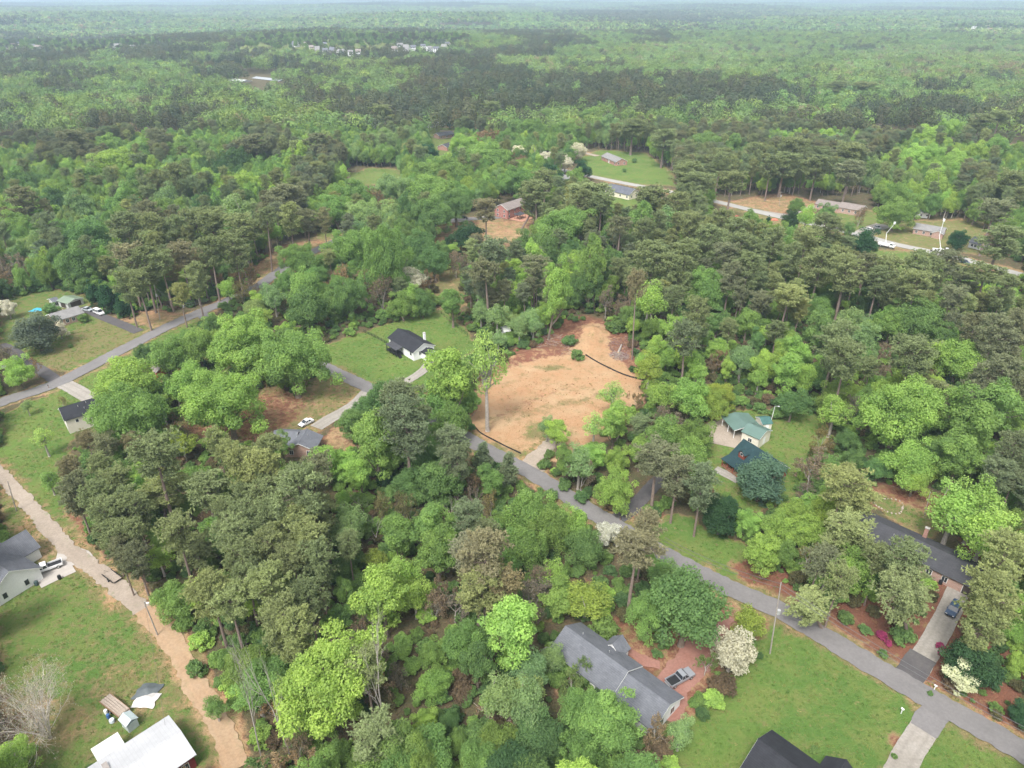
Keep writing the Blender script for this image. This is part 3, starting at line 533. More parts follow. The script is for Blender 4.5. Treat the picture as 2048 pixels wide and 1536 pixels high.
ROADS = [   # centre line in pixels, width in metres, material
('road', [(2130, 1560), (2048, 1505), (1850, 1393), (1700, 1305), (1560, 1222), (1440, 1168), (1300, 1094), (1180, 1022), (1100, 970), (1040, 935), (960, 893), (870, 840), (800, 806), (745, 780), (690, 754), (640, 731), (560, 697), (480, 662), (405, 630)], 5.1, 'asphalt', 'grey asphalt road running from the lower right corner past the cleared lot'),
('road', [(-90, 845), (0, 806), (120, 764), (250, 697), (350, 647), (450, 604), (510, 577), (570, 535), (640, 497), (700, 472), (780, 452), (880, 442), (940, 438), (1000, 434), (1080, 415), (1130, 380)], 5.8, 'asphalt', 'grey asphalt road crossing on the left past the brick ranch house'),
('road', [(1080, 312), (1120, 338), (1200, 357), (1340, 384), (1430, 403), (1520, 425), (1600, 443), (1720, 470), (1790, 489), (1900, 512), (1960, 528), (2048, 552), (2140, 580)], 6.6, 'concrete_road', 'pale road past the brick houses and bucket trucks'),
('gravel_track', [(-60, 900), (0, 948), (60, 1012), (120, 1082), (165, 1122), (205, 1150), (232, 1172), (285, 1220)], 3.5, 'gravel', 'pale gravel track beside the pine wood on the left'),
('dirt_track', [(285, 1220), (330, 1268), (365, 1315), (385, 1360), (410, 1400), (435, 1440), (455, 1490), (470, 1540)], 3.7, 'dirt', 'tan dirt track curving past the metal roofed barn'),
('driveway', [(1796, 1380), (1820, 1350), (1846, 1312)], 4.8, 'asphalt_dark', 'dark asphalt apron where the long house drive meets the road'),
('driveway', [(1880, 1412), (1862, 1437), (1846, 1462)], 4.5, 'asphalt', 'asphalt apron of the pale concrete driveway'),
('driveway', [(790, 776), (815, 762), (842, 745), (858, 728), (868, 716)], 3.4, 'concrete', 'concrete driveway of the white house with black roof'),
('driveway', [(735, 784), (715, 805), (690, 822), (660, 838), (632, 856)], 4.6, 'concrete', 'stained concrete driveway of the grey roofed house'),
('driveway', [(278, 664), (240, 648), (205, 634), (180, 622), (160, 616)], 4.2, 'asphalt_dark', 'dark asphalt driveway beside the brick ranch house'),
('driveway', [(112, 762), (85, 742), (60, 728), (30, 705), (0, 690)], 4.0, 'asphalt_dark', 'narrow dark drive leading off the left road'),
('driveway', [(128, 768), (150, 779), (185, 800)], 5.0, 'concrete', 'short concrete driveway of the beige house'),
('driveway', [(1225, 1042), (1262, 1020), (1290, 990), (1320, 960), (1370, 938), (1405, 925)], 3.8, 'asphalt_dark', 'dark drive under the trees towards the log cabin'),
('driveway', [(1815, 1365), (1838, 1330), (1868, 1280), (1895, 1230), (1915, 1185), (1925, 1160)], 4.2, 'concrete', 'stained concrete driveway of the long dark roofed house'),
('driveway', [(1860, 1440), (1840, 1470), (1815, 1510), (1790, 1560), (1770, 1600)], 4.2, 'concrete', 'pale concrete driveway beside the black roofed house at the lower edge'),
('driveway', [(1440, 1225), (1410, 1270), (1390, 1320), (1350, 1360), (1340, 1400), (1330, 1440)], 6.2, 'red_gravel', 'red gravel driveway beside the long grey roofed house'),
('driveway', [(1075, 947), (1060, 925), (1085, 905), (1110, 880)], 4.6, 'gravel', 'pale gravel entrance of the cleared lot'),
('driveway', [(1480, 414), (1530, 424), (1580, 430), (1600, 420), (1640, 412)], 4.4, 'concrete', 'pale drive of the long brick house'),
('driveway', [(1720, 470), (1745, 458), (1770, 450)], 9.0, 'concrete', 'wide pale parking apron with two parked cars'),
('driveway', [(110, 1125), (140, 1120), (150, 1130)], 7.5, 'concrete_new', 'clean concrete apron under the white pickup truck'),
('driveway', [(75, 1165), (110, 1148), (145, 1132)], 5.0, 'concrete_new', 'clean concrete pad beside the white gabled house'),
('footpath', [(1240, 1288), (1262, 1305), (1290, 1322), (1320, 1328)], 1.9, 'red_gravel', 'red gravel footpath along the front of the grey roofed house'),
('footpath', [(1430, 938), (1452, 948), (1478, 962)], 3.0, 'concrete', 'pale footpath in front of the log cabin'),
('driveway', [(1480, 850), (1450, 862), (1440, 890)], 11.0, 'gravel', 'pale gravel yard beside the green roofed carport'),
('driveway', [(870, 446), (930, 440), (990, 432)], 5.0, 'concrete', 'pale drive in front of the red brick house'),
('footpath', [(880, 262), (930, 262), (960, 258)], 5.0, 'gravel', 'pale drive beside the white mobile home'),
('driveway', [(1195, 312), (1170, 306), (1150, 300)], 5.0, 'gravel', 'pale drive behind the small brick ranch house'),
]
def road_mats():
    R = {}
    for n, c, c2, crk in (('asphalt', (0.1635, 0.1544, 0.1514), (0.2059, 0.1938, 0.1907), .35), ('asphalt_dark', (0.07871, 0.07265, 0.07568), (0.1211, 0.112, 0.109), .3), ('concrete_road', (0.2957, 0.2816, 0.2605), (0.3661, 0.352, 0.3238), .2), ('concrete', (0.2816, 0.2534, 0.2182), (0.3661, 0.3379, 0.3027), .5), ('concrete_new', (0.3872, 0.352, 0.3168), (0.4365, 0.4013, 0.3661), .15),
                          ('gravel', (.3, .245, .195), (.4, .335, .275), .45), ('dirt', (0.352, 0.2323, 0.1408), (0.4083, 0.2957, 0.1971), .5), ('red_gravel', (0.2534, 0.1197, 0.09152), (0.3238, 0.176, 0.1408), .45)):
        m, nt, out = new_mat('road_' + n); p = nd(nt, 'ShaderNodeBsdfPrincipled'); g = nd(nt, 'ShaderNodeNewGeometry')
        f = noise_n(nt, .12, 5, .7, g.outputs['Position'], .35, .65); f2 = noise_n(nt, 2.2, 4, .7, g.outputs['Position'], .35, .65)
        ac = nd(nt, 'ShaderNodeAttribute', attribute_name='across').outputs['Fac']
        wt = math_n(nt, 'ABSOLUTE', math_n(nt, 'SUBTRACT', math_n(nt, 'ABSOLUTE', ac), .48)); wt = math_n(nt, 'SUBTRACT', 1, math_n(nt, 'MULTIPLY', wt, 4.5), True)
        col = mixc(nt, f, c, c2); col = mixc(nt, math_n(nt, 'MULTIPLY', wt, .4), col, tuple(x * (1.22 if n != 'concrete' else .72) for x in c))
        col = mixc(nt, math_n(nt, 'MULTIPLY', f2, crk), col, tuple(x * .62 for x in c))
        if n in ('dirt', 'gravel'):
            f3 = noise_n(nt, .45, 5, .75, g.outputs['Position'], .55, .7); ed = math_n(nt, 'MULTIPLY', math_n(nt, 'POWER', math_n(nt, 'ABSOLUTE', ac), 3), .8)
            col = mixc(nt, math_n(nt, 'MULTIPLY', f3, math_n(nt, 'ADD', ed, .15), True), col, (.13, .17, .06))
        nt.links.new(col, p.inputs['Base Color']); p.inputs['Roughness'].default_value = .9; p.inputs['Specular IOR Level'].default_value = .2
        nt.links.new(p.outputs[0], out.inputs['Surface']); R[n] = m
    return R
ROADM = road_mats()
def smooth_path(pts, step):
    P = np.array(pts, float); Q = [P[0]]
    for i in range(len(P) - 1):
        p0, p1, p2, p3 = P[max(i - 1, 0)], P[i], P[i + 1], P[min(i + 2, len(P) - 1)]
        n = max(2, int(np.linalg.norm(p2 - p1) / step))
        for j in range(1, n + 1):
            t = j / n; Q.append(.5 * ((2 * p1) + (p2 - p0) * t + (2 * p0 - 5 * p1 + 4 * p2 - p3) * t * t + (3 * p1 - p0 - 3 * p2 + p3) * t ** 3))
    return np.array(Q)
ROADLINES = []
for ri, (nm, px, wid, mm, lab) in enumerate(ROADS):
    L = smooth_path([at(*p)[:2] for p in px], .6); ROADLINES.append((L, wid))
    T = np.gradient(L, axis=0); T = unit(T); Nn = np.stack([-T[:, 1], T[:, 0]], 1)
    rag = {'asphalt': .28, 'concrete_road': .2, 'concrete': .08, 'concrete_new': .02, 'asphalt_dark': .1}.get(mm, .5)
    k = np.linspace(-1, 1, 9); V = []; A = []
    for i in range(len(L)):
        for a in k:
            e = 1 + (rag * 2 / wid * (vnoise(L[i, 0] + a * 50, L[i, 1], 1.1, ri) - .5) * 2 + rag / wid * (vnoise(L[i, 0] + a * 50, L[i, 1], .45, ri + 5) - .5)) if abs(a) == 1 else 1
            q = L[i] + Nn[i] * a * wid / 2 * e; V.append((q[0], q[1], .06 + .004 * (28 - ri) + (.03 if ri < 3 else 0) - .015 * a * a)); A.append(a)
    n = len(k); Fq = [(i * n + j, i * n + j + 1, (i + 1) * n + j + 1, (i + 1) * n + j) for i in range(len(L) - 1) for j in range(n - 1)]
    Fq = [f[::-1] for f in Fq]
    me = np_mesh(nm, np.array(V), np.array(Fq), ROADM[mm]); at_ = me.attributes.new('across', 'FLOAT', 'POINT'); at_.data.foreach_set('value', np.array(A, np.float32))
    tag(link(nm, me), lab, kind='structure')
def near_road(x, y, extra):
    m = np.zeros(np.shape(x), bool)
    for L, w in ROADLINES:
        S = L[::3]; r2 = (w / 2 + extra) ** 2
        x0, y0 = S.min(0) - w - extra; x1, y1 = S.max(0) + w + extra
        k = np.where((x > x0) & (x < x1) & (y > y0) & (y < y1) & ~m)[0]
        if len(k) == 0: continue
        for c in range(0, len(k), 4000):
            kk = k[c:c + 4000]; d = ((x[kk, None] - S[None, :, 0]) ** 2 + (y[kk, None] - S[None, :, 1]) ** 2).min(1); m[kk[d < r2]] = True
    return m

# land material: colours by zone weight, broken up by noise
def land_mat():
    m, nt, out = new_mat('land'); p = nd(nt, 'ShaderNodeBsdfPrincipled'); g = nd(nt, 'ShaderNodeNewGeometry'); P = g.outputs['Position']
    a = nd(nt, 'ShaderNodeAttribute', attribute_name='zone'); s = nd(nt, 'ShaderNodeSeparateColor'); nt.links.new(a.outputs['Color'], s.inputs[0])
    big = noise_n(nt, .06, 4, .6, P, .35, .65); mid = noise_n(nt, .33, 5, .7, P, .35, .65); fine = noise_n(nt, 2.4, 4, .7, P, .3, .7); vf = noise_n(nt, 7, 3, .7, P, .3, .7)
    floor = mixc(nt, mid, (0.2156, 0.1365, 0.08625), (0.1006, 0.1222, 0.046)); floor = mixc(nt, fine, floor, (0.07187, 0.06469, 0.04025))
    g1 = noise_n(nt, .045, 5, .65, P, .4, .6); g2 = noise_n(nt, .15, 6, .75, P, .46, .6); g3 = noise_n(nt, .4, 6, .8, P, .58, .68); g4 = noise_n(nt, 1.1, 5, .8, P, .35, .65)
    grass = mixc(nt, g1, (0.09266, 0.1751, 0.03842), (0.1525, 0.2316, 0.05198)); grass = mixc(nt, math_n(nt, 'MULTIPLY', g2, .62), grass, (0.2147, 0.2147, 0.07006)); grass = mixc(nt, math_n(nt, 'MULTIPLY', g4, .5), grass, (0.07006, 0.1356, 0.03164))
    grass = mixc(nt, math_n(nt, 'MULTIPLY', g3, .6), grass, (0.2938, 0.2147, 0.113)); grass = mixc(nt, math_n(nt, 'MULTIPLY', fine, .4), grass, (0.113, 0.1695, 0.04068))
    dry = mixc(nt, mid, (0.1972, 0.17, 0.0714), (0.2448, 0.1938, 0.102)); dry = mixc(nt, math_n(nt, 'MULTIPLY', fine, .5), dry, (0.136, 0.136, 0.0476))
    soil = mixc(nt, big, (.41, .25, .135), (.46, .315, .185)); soil = mixc(nt, math_n(nt, 'MULTIPLY', noise_n(nt, .11, 6, .75, P, .42, .6), .7), soil, (.4, .2, .1)); soil = mixc(nt, math_n(nt, 'MULTIPLY', noise_n(nt, .8, 5, .8, P, .5, .7), .5), soil, (.25, .165, .09)); soil = mixc(nt, math_n(nt, 'MULTIPLY', fine, .3), soil, (.5, .37, .23))
    straw = mixc(nt, mid, (0.2592, 0.108, 0.0684), (0.1944, 0.0864, 0.0612)); straw = mixc(nt, math_n(nt, 'MULTIPLY', fine, .5), straw, (0.1224, 0.072, 0.0432))
    c = floor
    def wgt(w, nz, k=.55):
        r = nd(nt, 'ShaderNodeMapRange'); r.inputs['From Min'].default_value = .5 - .22; r.inputs['From Max'].default_value = .5 + .22
        nt.links.new(math_n(nt, 'ADD', w, math_n(nt, 'MULTIPLY', math_n(nt, 'SUBTRACT', nz, .5), k)), r.inputs['Value']); return r.outputs[0]
    mid2 = noise_n(nt, .21, 6, .75, P, .3, .7); mid3 = noise_n(nt, .5, 6, .75, P, .3, .7)
    # cumulative sums so that the noise decides which cover wins in each spot
    r_, g_, b_ = s.outputs[0], s.outputs[1], s.outputs[2]; w_ = a.outputs['Alpha']
    s1 = math_n(nt, 'ADD', r_, g_); s2 = math_n(nt, 'ADD', s1, b_); s3 = math_n(nt, 'ADD', s2, w_)
    c = mixc(nt, wgt(s3, mid2, .5), c, straw); c = mixc(nt, wgt(s2, mid3, .9), c, soil); c = mixc(nt, wgt(s1, mid2, .9), c, dry); c = mixc(nt, wgt(r_, mid3, 1.1), c, grass)
    c = mixc(nt, math_n(nt, 'MULTIPLY', vf, .22), c, mixc(nt, 1.0, c, (.5, .5, .5), 'MULTIPLY'))
    nt.links.new(c, p.inputs['Base Color']); p.inputs['Roughness'].default_value = 1; p.inputs['Specular IOR Level'].default_value = .1
    b = nd(nt, 'ShaderNodeBump'); b.inputs['Strength'].default_value = .75; b.inputs['Distance'].default_value = .22; nt.links.new(fine, b.inputs['Height']); nt.links.new(b.outputs[0], p.inputs['Normal'])
    nt.links.new(p.outputs[0], out.inputs['Surface']); return m
LAND = land_mat()
BUMPS = [(at(1182, 668), 5.0, 3.0), (at(1172, 690), 5.0, 1.2)] + [(at(u, v), 3.2, .9) for u, v in ((960, 752), (985, 738), (1010, 726), (1035, 716), (1060, 709), (1085, 705), (1110, 703))] + [(at(u, v), 1.2, .28) for u, v in ((1000, 800), (1030, 790), (1060, 780), (1090, 770), (1120, 762), (1150, 752), (1180, 745))]
def land_z(X, Y):
    z = .10 * (vnoise(X, Y, 14, 6) - .5) * 0
    for p, r, h in BUMPS: z = z + h * np.exp(-((X - p.x) ** 2 + (Y - p.y) ** 2) / (r * r)) * (.8 + .4 * vnoise(X, Y, 1.5, 7))
    return z
def land_grid(x0, x1, y0, y1, st, zlist, sub):
    xs = np.arange(x0, x1 + st / 2, st); ys = np.arange(y0, y1 + st / 2, st); X, Y = np.meshgrid(xs, ys)
    JX = X + 2.4 * (vnoise(X, Y, 5, 11) - .5) + 1.3 * (vnoise(X, Y, 1.6, 12) - .5); JY = Y + 2.4 * (vnoise(X, Y, 5, 13) - .5) + 1.3 * (vnoise(X, Y, 1.6, 14) - .5)
    Wt = np.zeros(X.shape + (4,)); ID = np.zeros(X.shape, int)
    for i, (nm, poly, w) in enumerate(zlist):
        m = inside(JX, JY, poly)
        Wt[m] = w; ID[m] = i + 1
    for _ in range(2):
        Wp = np.pad(Wt, ((1, 1), (1, 1), (0, 0)), 'edge'); Wt = (Wp[1:-1, 1:-1] * 2 + Wp[:-2, 1:-1] + Wp[2:, 1:-1] + Wp[1:-1, :-2] + Wp[1:-1, 2:]) / 6
    Z = land_z(X, Y) if sub == 0 else X * 0 + terr(X, Y)
    V = np.stack([X, Y, Z], -1).reshape(-1, 3); A = Wt.reshape(-1, 4); nx = len(xs)
    I = (np.arange(len(ys) - 1)[:, None] * nx + np.arange(nx - 1)[None, :]); fid = ID[:-1, :-1].ravel(); I = I.ravel()
    Q = np.stack([I, I + 1, I + 1 + nx, I + nx], 1)
    U, Vp = proj(V[Q[:, 0], 0], V[Q[:, 0], 1], 0); keep = (U > -350) & (U < 2400) & (Vp < 1900)
    return V, A, Q[keep], fid[keep]
def ribbon_poly(L, w):
    T = unit(np.gradient(L, axis=0)); N = np.stack([-T[:, 1], T[:, 0]], 1); k = slice(None, None, 4)
    return [tuple(q) for q in (L + N * w / 2)[k]] + [tuple(q) for q in (L - N * w / 2)[k][::-1]]
VERGE = [(ri, {'gravel': (1.8, (.3, .2, .5, 0)), 'dirt': (1.3, (.2, .3, .5, 0)), 'asphalt': (1.0, (.25, .45, .2, .1)), 'concrete_road': (1.4, (.3, .5, .2, 0)), 'red_gravel': (1.2, (.1, .1, .2, .6))}[ROADS[ri][3]]) for ri in range(len(ROADS)) if ROADS[ri][3] in ('gravel', 'dirt', 'asphalt', 'concrete_road', 'red_gravel')]
ZW = [('verge', ribbon_poly(ROADLINES[ri][0], ROADLINES[ri][1] + ex * 2), w) for ri, (ex, w) in VERGE]
NV = 0; ZW_R = ZW
ZW = [(n, [tuple(at(*q)[:2]) for q in poly], w) for n, poly, w in ZONES] + ZW_R
ZLAB = {}
def emit_land(V, A, Q, fid, first):
    for i in np.unique(fid):
        q = Q[fid == i]; used, inv = np.unique(q, return_inverse=True)
        nm = 'ground' if i == 0 else ZW[i - 1][0]
        me = np_mesh(nm, V[used], inv.reshape(-1, 4), LAND)
        a = me.attributes.new('zone', 'FLOAT_COLOR', 'POINT'); a.data.foreach_set('color', np.ascontiguousarray(A[used], np.float32).ravel())
        tag(link(nm, me), kind='structure')
Yn = 250.0; Yf = 700.0
emit_land(*land_grid(-240, 300, 50, Yn, .8, ZW, 0), True)
emit_land(*land_grid(-560, 600, Yn - .8 + .8, Yf, 2.5, ZW, 1), False)
# land beyond, in rings out to the horizon
rr = [Yf - 4] + list(np.geomspace(720, 45000, 60)); an = np.radians(np.linspace(-62, 62, 90)); V = []
for r_ in rr:
    for a_ in an:
        x, y = r_ * math.tan(a_) if abs(a_) < 1.0 else r_ * math.tan(a_), r_
        V.append((x, y, 0))
V = np.array(V); V[:, 2] = terr(V[:, 0], V[:, 1]) - .3; n = len(an)
Q = np.array([(i * n + j, i * n + j + 1, (i + 1) * n + j + 1, (i + 1) * n + j) for i in range(len(rr) - 1) for j in range(n - 1)])
me = np_mesh('terrain', V, Q, LAND); a_ = me.attributes.new('zone', 'FLOAT_COLOR', 'POINT'); a_.data.foreach_set('color', np.zeros((len(V), 4), np.float32).ravel()); tag(link('terrain', me), kind='structure')
x_, y_ = 3000, Yn
me = np_mesh('terrain', np.array([(-3000, -400, -.25), (3000, -400, -.25), (3000, Yf + 30, -.25), (-3000, Yf + 30, -.25)], float), np.array([(0, 1, 2, 3)]), LAND)
a_ = me.attributes.new('zone', 'FLOAT_COLOR', 'POINT'); a_.data.foreach_set('color', np.zeros(16, np.float32)); tag(link('terrain', me), kind='structure')

FARH = [('far houses in the trees at the left edge', [(14, 90), (27, 87), (38, 84), (50, 86), (64, 88), (76, 90)]), ('far houses left of the power line gap', [(222, 92), (232, 87), (243, 84), (255, 82), (266, 90), (281, 92), (292, 87), (250, 96)]),
 ('far white houses left of centre', [(612, 84), (622, 90), (634, 92), (650, 96), (664, 94), (682, 98), (700, 100), (716, 98), (648, 84), (590, 82)]), ('far white houses near the top centre', [(788, 92), (800, 86), (812, 89), (826, 90), (846, 88), (858, 92), (872, 93), (888, 88), (895, 84)]),
 ('far pale roofs at the top right', [(1950, 52), (1975, 51), (2000, 50), (2030, 50)])]
HILLS = []
for grp, spots in FARH:        # a grassy rise under each group of far houses
    ps = [at(u, v, 20) for u, v in spots]; cx, cy = sum(p.x for p in ps) / len(ps), sum(p.y for p in ps) / len(ps); rx, ry = max(abs(p.x - cx) for p in ps) + 45, max(abs(p.y - cy) for p in ps) + 40
    hz = max(0., float(terr(cx, cy))) + 11.0; g = np.linspace(-1, 1, 25); X, Y = np.meshgrid(g, g)
    V = np.stack([cx + X * rx * 1.3, cy + Y * ry * 1.3, np.clip((1.3 - np.hypot(X * 1.3, Y * 1.3)) * 50, 0, 15) / 15 * (hz + 3) - 3], -1).reshape(-1, 3); I = (np.arange(24)[:, None] * 25 + np.arange(24)[None]).ravel()
    me = np_mesh('hill', V, np.stack([I, I + 1, I + 26, I + 25], 1), LAND); a_ = me.attributes.new('zone', 'FLOAT_COLOR', 'POINT'); a_.data.foreach_set('color', np.tile(np.array([.6, .3, 0, 0], np.float32), len(V))); tag(link('hill', me), kind='structure')
    HILLS.append((cx, cy, rx, ry, hz))
# ------------------------------------------------------------------ single trees
rt = random.Random(5)
def place_tree(T):
    k, W, H = T['k'], T['W'], T['H']; protos = KIND[k]
    pr = protos[1] if T['code'][0] == 'B' else protos[0] if (k == 'b') else rt.choice(protos)
    if k == 'm': pr = protos[0] if W > 4 and T['t'] != '2' else protos[1]
    if T['t'] == '2' and k == 'm': pr = KIND['m'][0]
    if T['code'] == 'a6': pr = KIND['x'][0]
    if k == 'p' and T['lean'] and H > 21: pr = rt.choice(KIND['P'])
    if k == 'o' and W > 15: pr = rt.choice(KIND['O'])
    nm = NAMES[T['code'][0]]
    e = empty(nm, T['pos'], rt.random() * 6.28); T['obj'] = e
    q_ = rt.uniform(.88, 1.13); e.scale = (W / pr.W0 * q_, W / pr.W0 / q_, H / pr.H0)
    lean = T['lean']
    if lean and abs(lean[0]) > .8:
        e.rotation_mode = 'XYZ'; ang = math.atan2(lean[0], lean[1])
        e.rotation_mode = 'QUATERNION'; e.rotation_quaternion = Matrix.Rotation(ang, 3, 'Y').to_quaternion() @ Matrix.Rotation(rt.random() * 6.28, 3, 'Z').to_quaternion()
    t = link('trunk', pr.trunk, e)
    if pr.crown:
        c = link('crown', pr.crown, e); q_ = rt.uniform(-.09, .05) if k not in 'fpq' else rt.uniform(-.04, .04); j = [1 + q_, 1, 1 - q_ * .8]; g = 1 + rt.uniform(-.13, .13)
        tc = tint_of(k, T['t']) if T['code'][0] != 'B' else (.42, .37, .31); c.color = (tc[0] * j[0] * g, tc[1] * j[1] * g, tc[2] * j[2] * g, 1)
for T in TREES: place_tree(T)

# ------------------------------------------------------------------ the wood between and behind them (one mass, past counting)
lib = bpy.data.collections.new('tree_kinds')       # not linked to the scene: only its meshes are scattered
LIBN = []
def lib_add(nm, me): o = bpy.data.objects.new('%03d_%s' % (len(LIBN), nm), me); lib.objects.link(o); LIBN.append(nm); return len(LIBN) - 1
def joined(k):
    CV, CF, tone, nper, tb, li, bk = k.np
    me = bpy.data.meshes.new(k.name + '_whole'); nv = len(CV); TV = np.array(tb.v); faces = [tuple(f) for f in (np.asarray(CF).tolist() if nv else [])]; nc = len(faces)
    TF = [tuple(i + nv for i in f) for f in tb.f]
    me.from_pydata((list(map(tuple, CV)) if nv else []) + list(map(tuple, TV)), [], faces + TF)
    me.materials.append(li); me.materials.append(bk)
    me.polygons.foreach_set('material_index', np.array([0] * nc + [1] * len(TF), np.int32))
    a = me.attributes.new('tone', 'FLOAT', 'POINT'); a.data.foreach_set('value', np.concatenate([np.repeat(tone, nper) if nv else np.zeros(0), np.zeros(len(TV))]).astype(np.float32))
    me.update(); return me
LI = {}
for k in 'olapmts': LI[k] = [(lib_add(q.name, joined(q)), q.W0, q.H0) for q in KIND[k]]
# far tiles: patches of wood seen from far away, one clump of leaves per face
def tile(seed, size, sp, mix, per, clump, Wr, Hr):
    r = np.random.default_rng(seed); n = int(size / sp); Vs, Ts, To = [], [], []; Fn = 0
    for i in range(n):
        for j in range(n):
            x, y = ((i + r.uniform(.1, .9)) / n - .5) * size, ((j + r.uniform(.1, .9)) / n - .5) * size
            kind = r.choice(list(mix), p=list(mix.values()))
            W = r.uniform(*Wr) * (.75 if kind == 'p' else 1); H = r.uniform(*Hr) * (1.12 if kind == 'p' else 1)
            tc = np.array({'p': tuple(q_ * .62 for q_ in PTINT[r.choice(['1', '2', '3', '3'])]), 'd': TINT[r.choice(['2', '2', '3', '2'])], 'y': TINT[r.choice(['1', '5', '5', '2'])], 't': (.3, .26, .16)}[kind]) * np.array([r.uniform(.92, 1.08), 1, r.uniform(.92, 1.08)]) * r.uniform(.68, .88)
            m = per; d = unit(r.normal(size=(m, 3)) + np.array([0, 0, .35])); c = H * (.36 if kind != 'p' else .3); rad = r.uniform(.72, 1.05, m)
            q = d * rad[:, None] * np.array([W / 2, W / 2, c]); q += .2 * W * np.sin(d[:, [1, 2, 0]] * 7 + r.random() * 6) * .35
            C = q + np.array([x, y, H - c]); N = unit(d * np.array([1, 1, .8]) + np.array([0, 0, .2]) + r.normal(size=d.shape) * .12)
            V, _ = cards(C, N, clump * r.uniform(.6, 1.25, m), r, .8); Vs.append(V); Ts.append(np.tile(tc, (len(V), 1))); To.append(np.repeat(r.random(m), 4))
    V = np.vstack(Vs); return np_mesh('wood_tile', V, np.arange(len(V)).reshape(-1, 4), LEAF_V, np.concatenate(To), np.vstack(Ts))
MIX = {'P': {'p': .95, 'd': .04, 't': .01}, 'D': {'p': .08, 'd': .62, 'y': .27, 't': .03}, 'M': {'p': .42, 'd': .4, 'y': .12, 't': .06}, 'Y': {'p': .04, 'd': .36, 'y': .5, 't': .10}, 'T': {'p': .05, 'd': .25, 'y': .38, 't': .32}}
T1, T2 = {}, {}
for i, (kk, mx) in enumerate(MIX.items()):
    T1[kk] = [lib_add('tile1', tile(300 + i * 10 + s, 48, 9.6, mx, 260, .66, (10, 18), (13, 23))) for s in range(3)]
    T2[kk] = [lib_add('tile2', tile(400 + i * 10 + s, 240, 14.5, mx, 34, 2.6, (14, 25), (13, 25))) for s in range(2)]
ZMAP = ["MMDMMDMMMMDMMDMMDMMMDMMMMDMMMMMM", "DDDDMDPDDDDDDDMPDDDDDDDDMDDPPPPM", "PMMPMPPDPPPDPPDDPPDDPDDDDDDDDDDD", "PPPDPPDPDDPPPDPPPDDYYYYYYDDYYYYY", "PPDDDDPPDPDDDPPPYYDDDYYYDDYYTYYT", "DDPDDDDDMDDDDPPPPPPPPPPPPDDDYDDD",
        "DDDDDMDDDDPPPPPPPPPPPPPPPPDDDPDD", "MDDPDPPDDDDPPPPPDDDDPDDDPPPPPPPM", "PPPPDDDDPDDDDMDDDDDDDPMPYYDPPDPP", "DDDPPDDDPDDDDDPPDDDDDPPPPPPPDDDD", "DDDDDDDDDPDDDDDDMDDDDPPPPPPDDDPD", "DDDDMDDDDPDDDDDDDDPPPPPPPPPDDDPD"]
OPENB = [(min(p[0] for p in q), max(p[0] for p in q), min(p[1] for p in q), max(p[1] for p in q), q) for q in OPEN]
def in_open(u, v):
    m = np.zeros(len(u), bool)
    for x0, x1, y0, y1, q in OPENB:
        k = (u > x0) & (u < x1) & (v > y0) & (v < y1)
        if k.any(): m[k] |= inside(u[k], v[k], q)
    return m
def scatter(nm, lab, P, idx, rot, scl, tint):
    me = bpy.data.meshes.new(nm); me.vertices.add(len(P)); me.vertices.foreach_set('co', np.ascontiguousarray(P, np.float32).ravel())
    a = me.attributes.new('idx', 'INT', 'POINT'); a.data.foreach_set('value', np.array(idx, np.int32))
    a = me.attributes.new('rot', 'FLOAT_VECTOR', 'POINT'); a.data.foreach_set('vector', np.ascontiguousarray(rot, np.float32).ravel())
    a = me.attributes.new('scl', 'FLOAT_VECTOR', 'POINT'); a.data.foreach_set('vector', np.ascontiguousarray(scl, np.float32).ravel())
    a = me.attributes.new('tint', 'FLOAT_COLOR', 'POINT'); a.data.foreach_set('color', np.ascontiguousarray(np.hstack([tint, np.ones((len(P), 1))]), np.float32).ravel())
    o = link(nm, me); tag(o, lab, kind='stuff')
    g = bpy.data.node_groups.new(nm, 'GeometryNodeTree'); g.interface.new_socket('Geometry', in_out='INPUT', socket_type='NodeSocketGeometry'); g.interface.new_socket('Geometry', in_out='OUTPUT', socket_type='NodeSocketGeometry')
    gi, go = g.nodes.new('NodeGroupInput'), g.nodes.new('NodeGroupOutput'); ci = g.nodes.new('GeometryNodeCollectionInfo'); ci.inputs[0].default_value = lib; ci.inputs['Separate Children'].default_value = True; ci.inputs['Reset Children'].default_value = True
    ip = g.nodes.new('GeometryNodeInstanceOnPoints'); ip.inputs['Pick Instance'].default_value = True
    def na(n, t): q = g.nodes.new('GeometryNodeInputNamedAttribute'); q.data_type = t; q.inputs['Name'].default_value = n; return q.outputs[0]
    mp = g.nodes.new('GeometryNodeMeshToPoints')
    g.links.new(gi.outputs[0], mp.inputs[0]); g.links.new(mp.outputs[0], ip.inputs['Points']); g.links.new(ci.outputs[0], ip.inputs['Instance'])
    g.links.new(na('idx', 'INT'), ip.inputs['Instance Index'])
    er = g.nodes.new('FunctionNodeEulerToRotation'); g.links.new(na('rot', 'FLOAT_VECTOR'), er.inputs[0]); g.links.new(er.outputs[0], ip.inputs['Rotation'])
    g.links.new(na('scl', 'FLOAT_VECTOR'), ip.inputs['Scale']); g.links.new(ip.outputs[0], go.inputs[0])
    md = o.modifiers.new('scatter', 'NODES'); md.node_group = g
    return o
r = np.random.default_rng(21)
TP = np.array([(t['pos'].x + (t['lean'][0] * .8 if t['lean'] else 0), t['pos'].y, t['W'], t['H']) for t in TREES]); TK = [t['code'] for t in TREES]; TV_ = np.array([t['v'] for t in TREES])
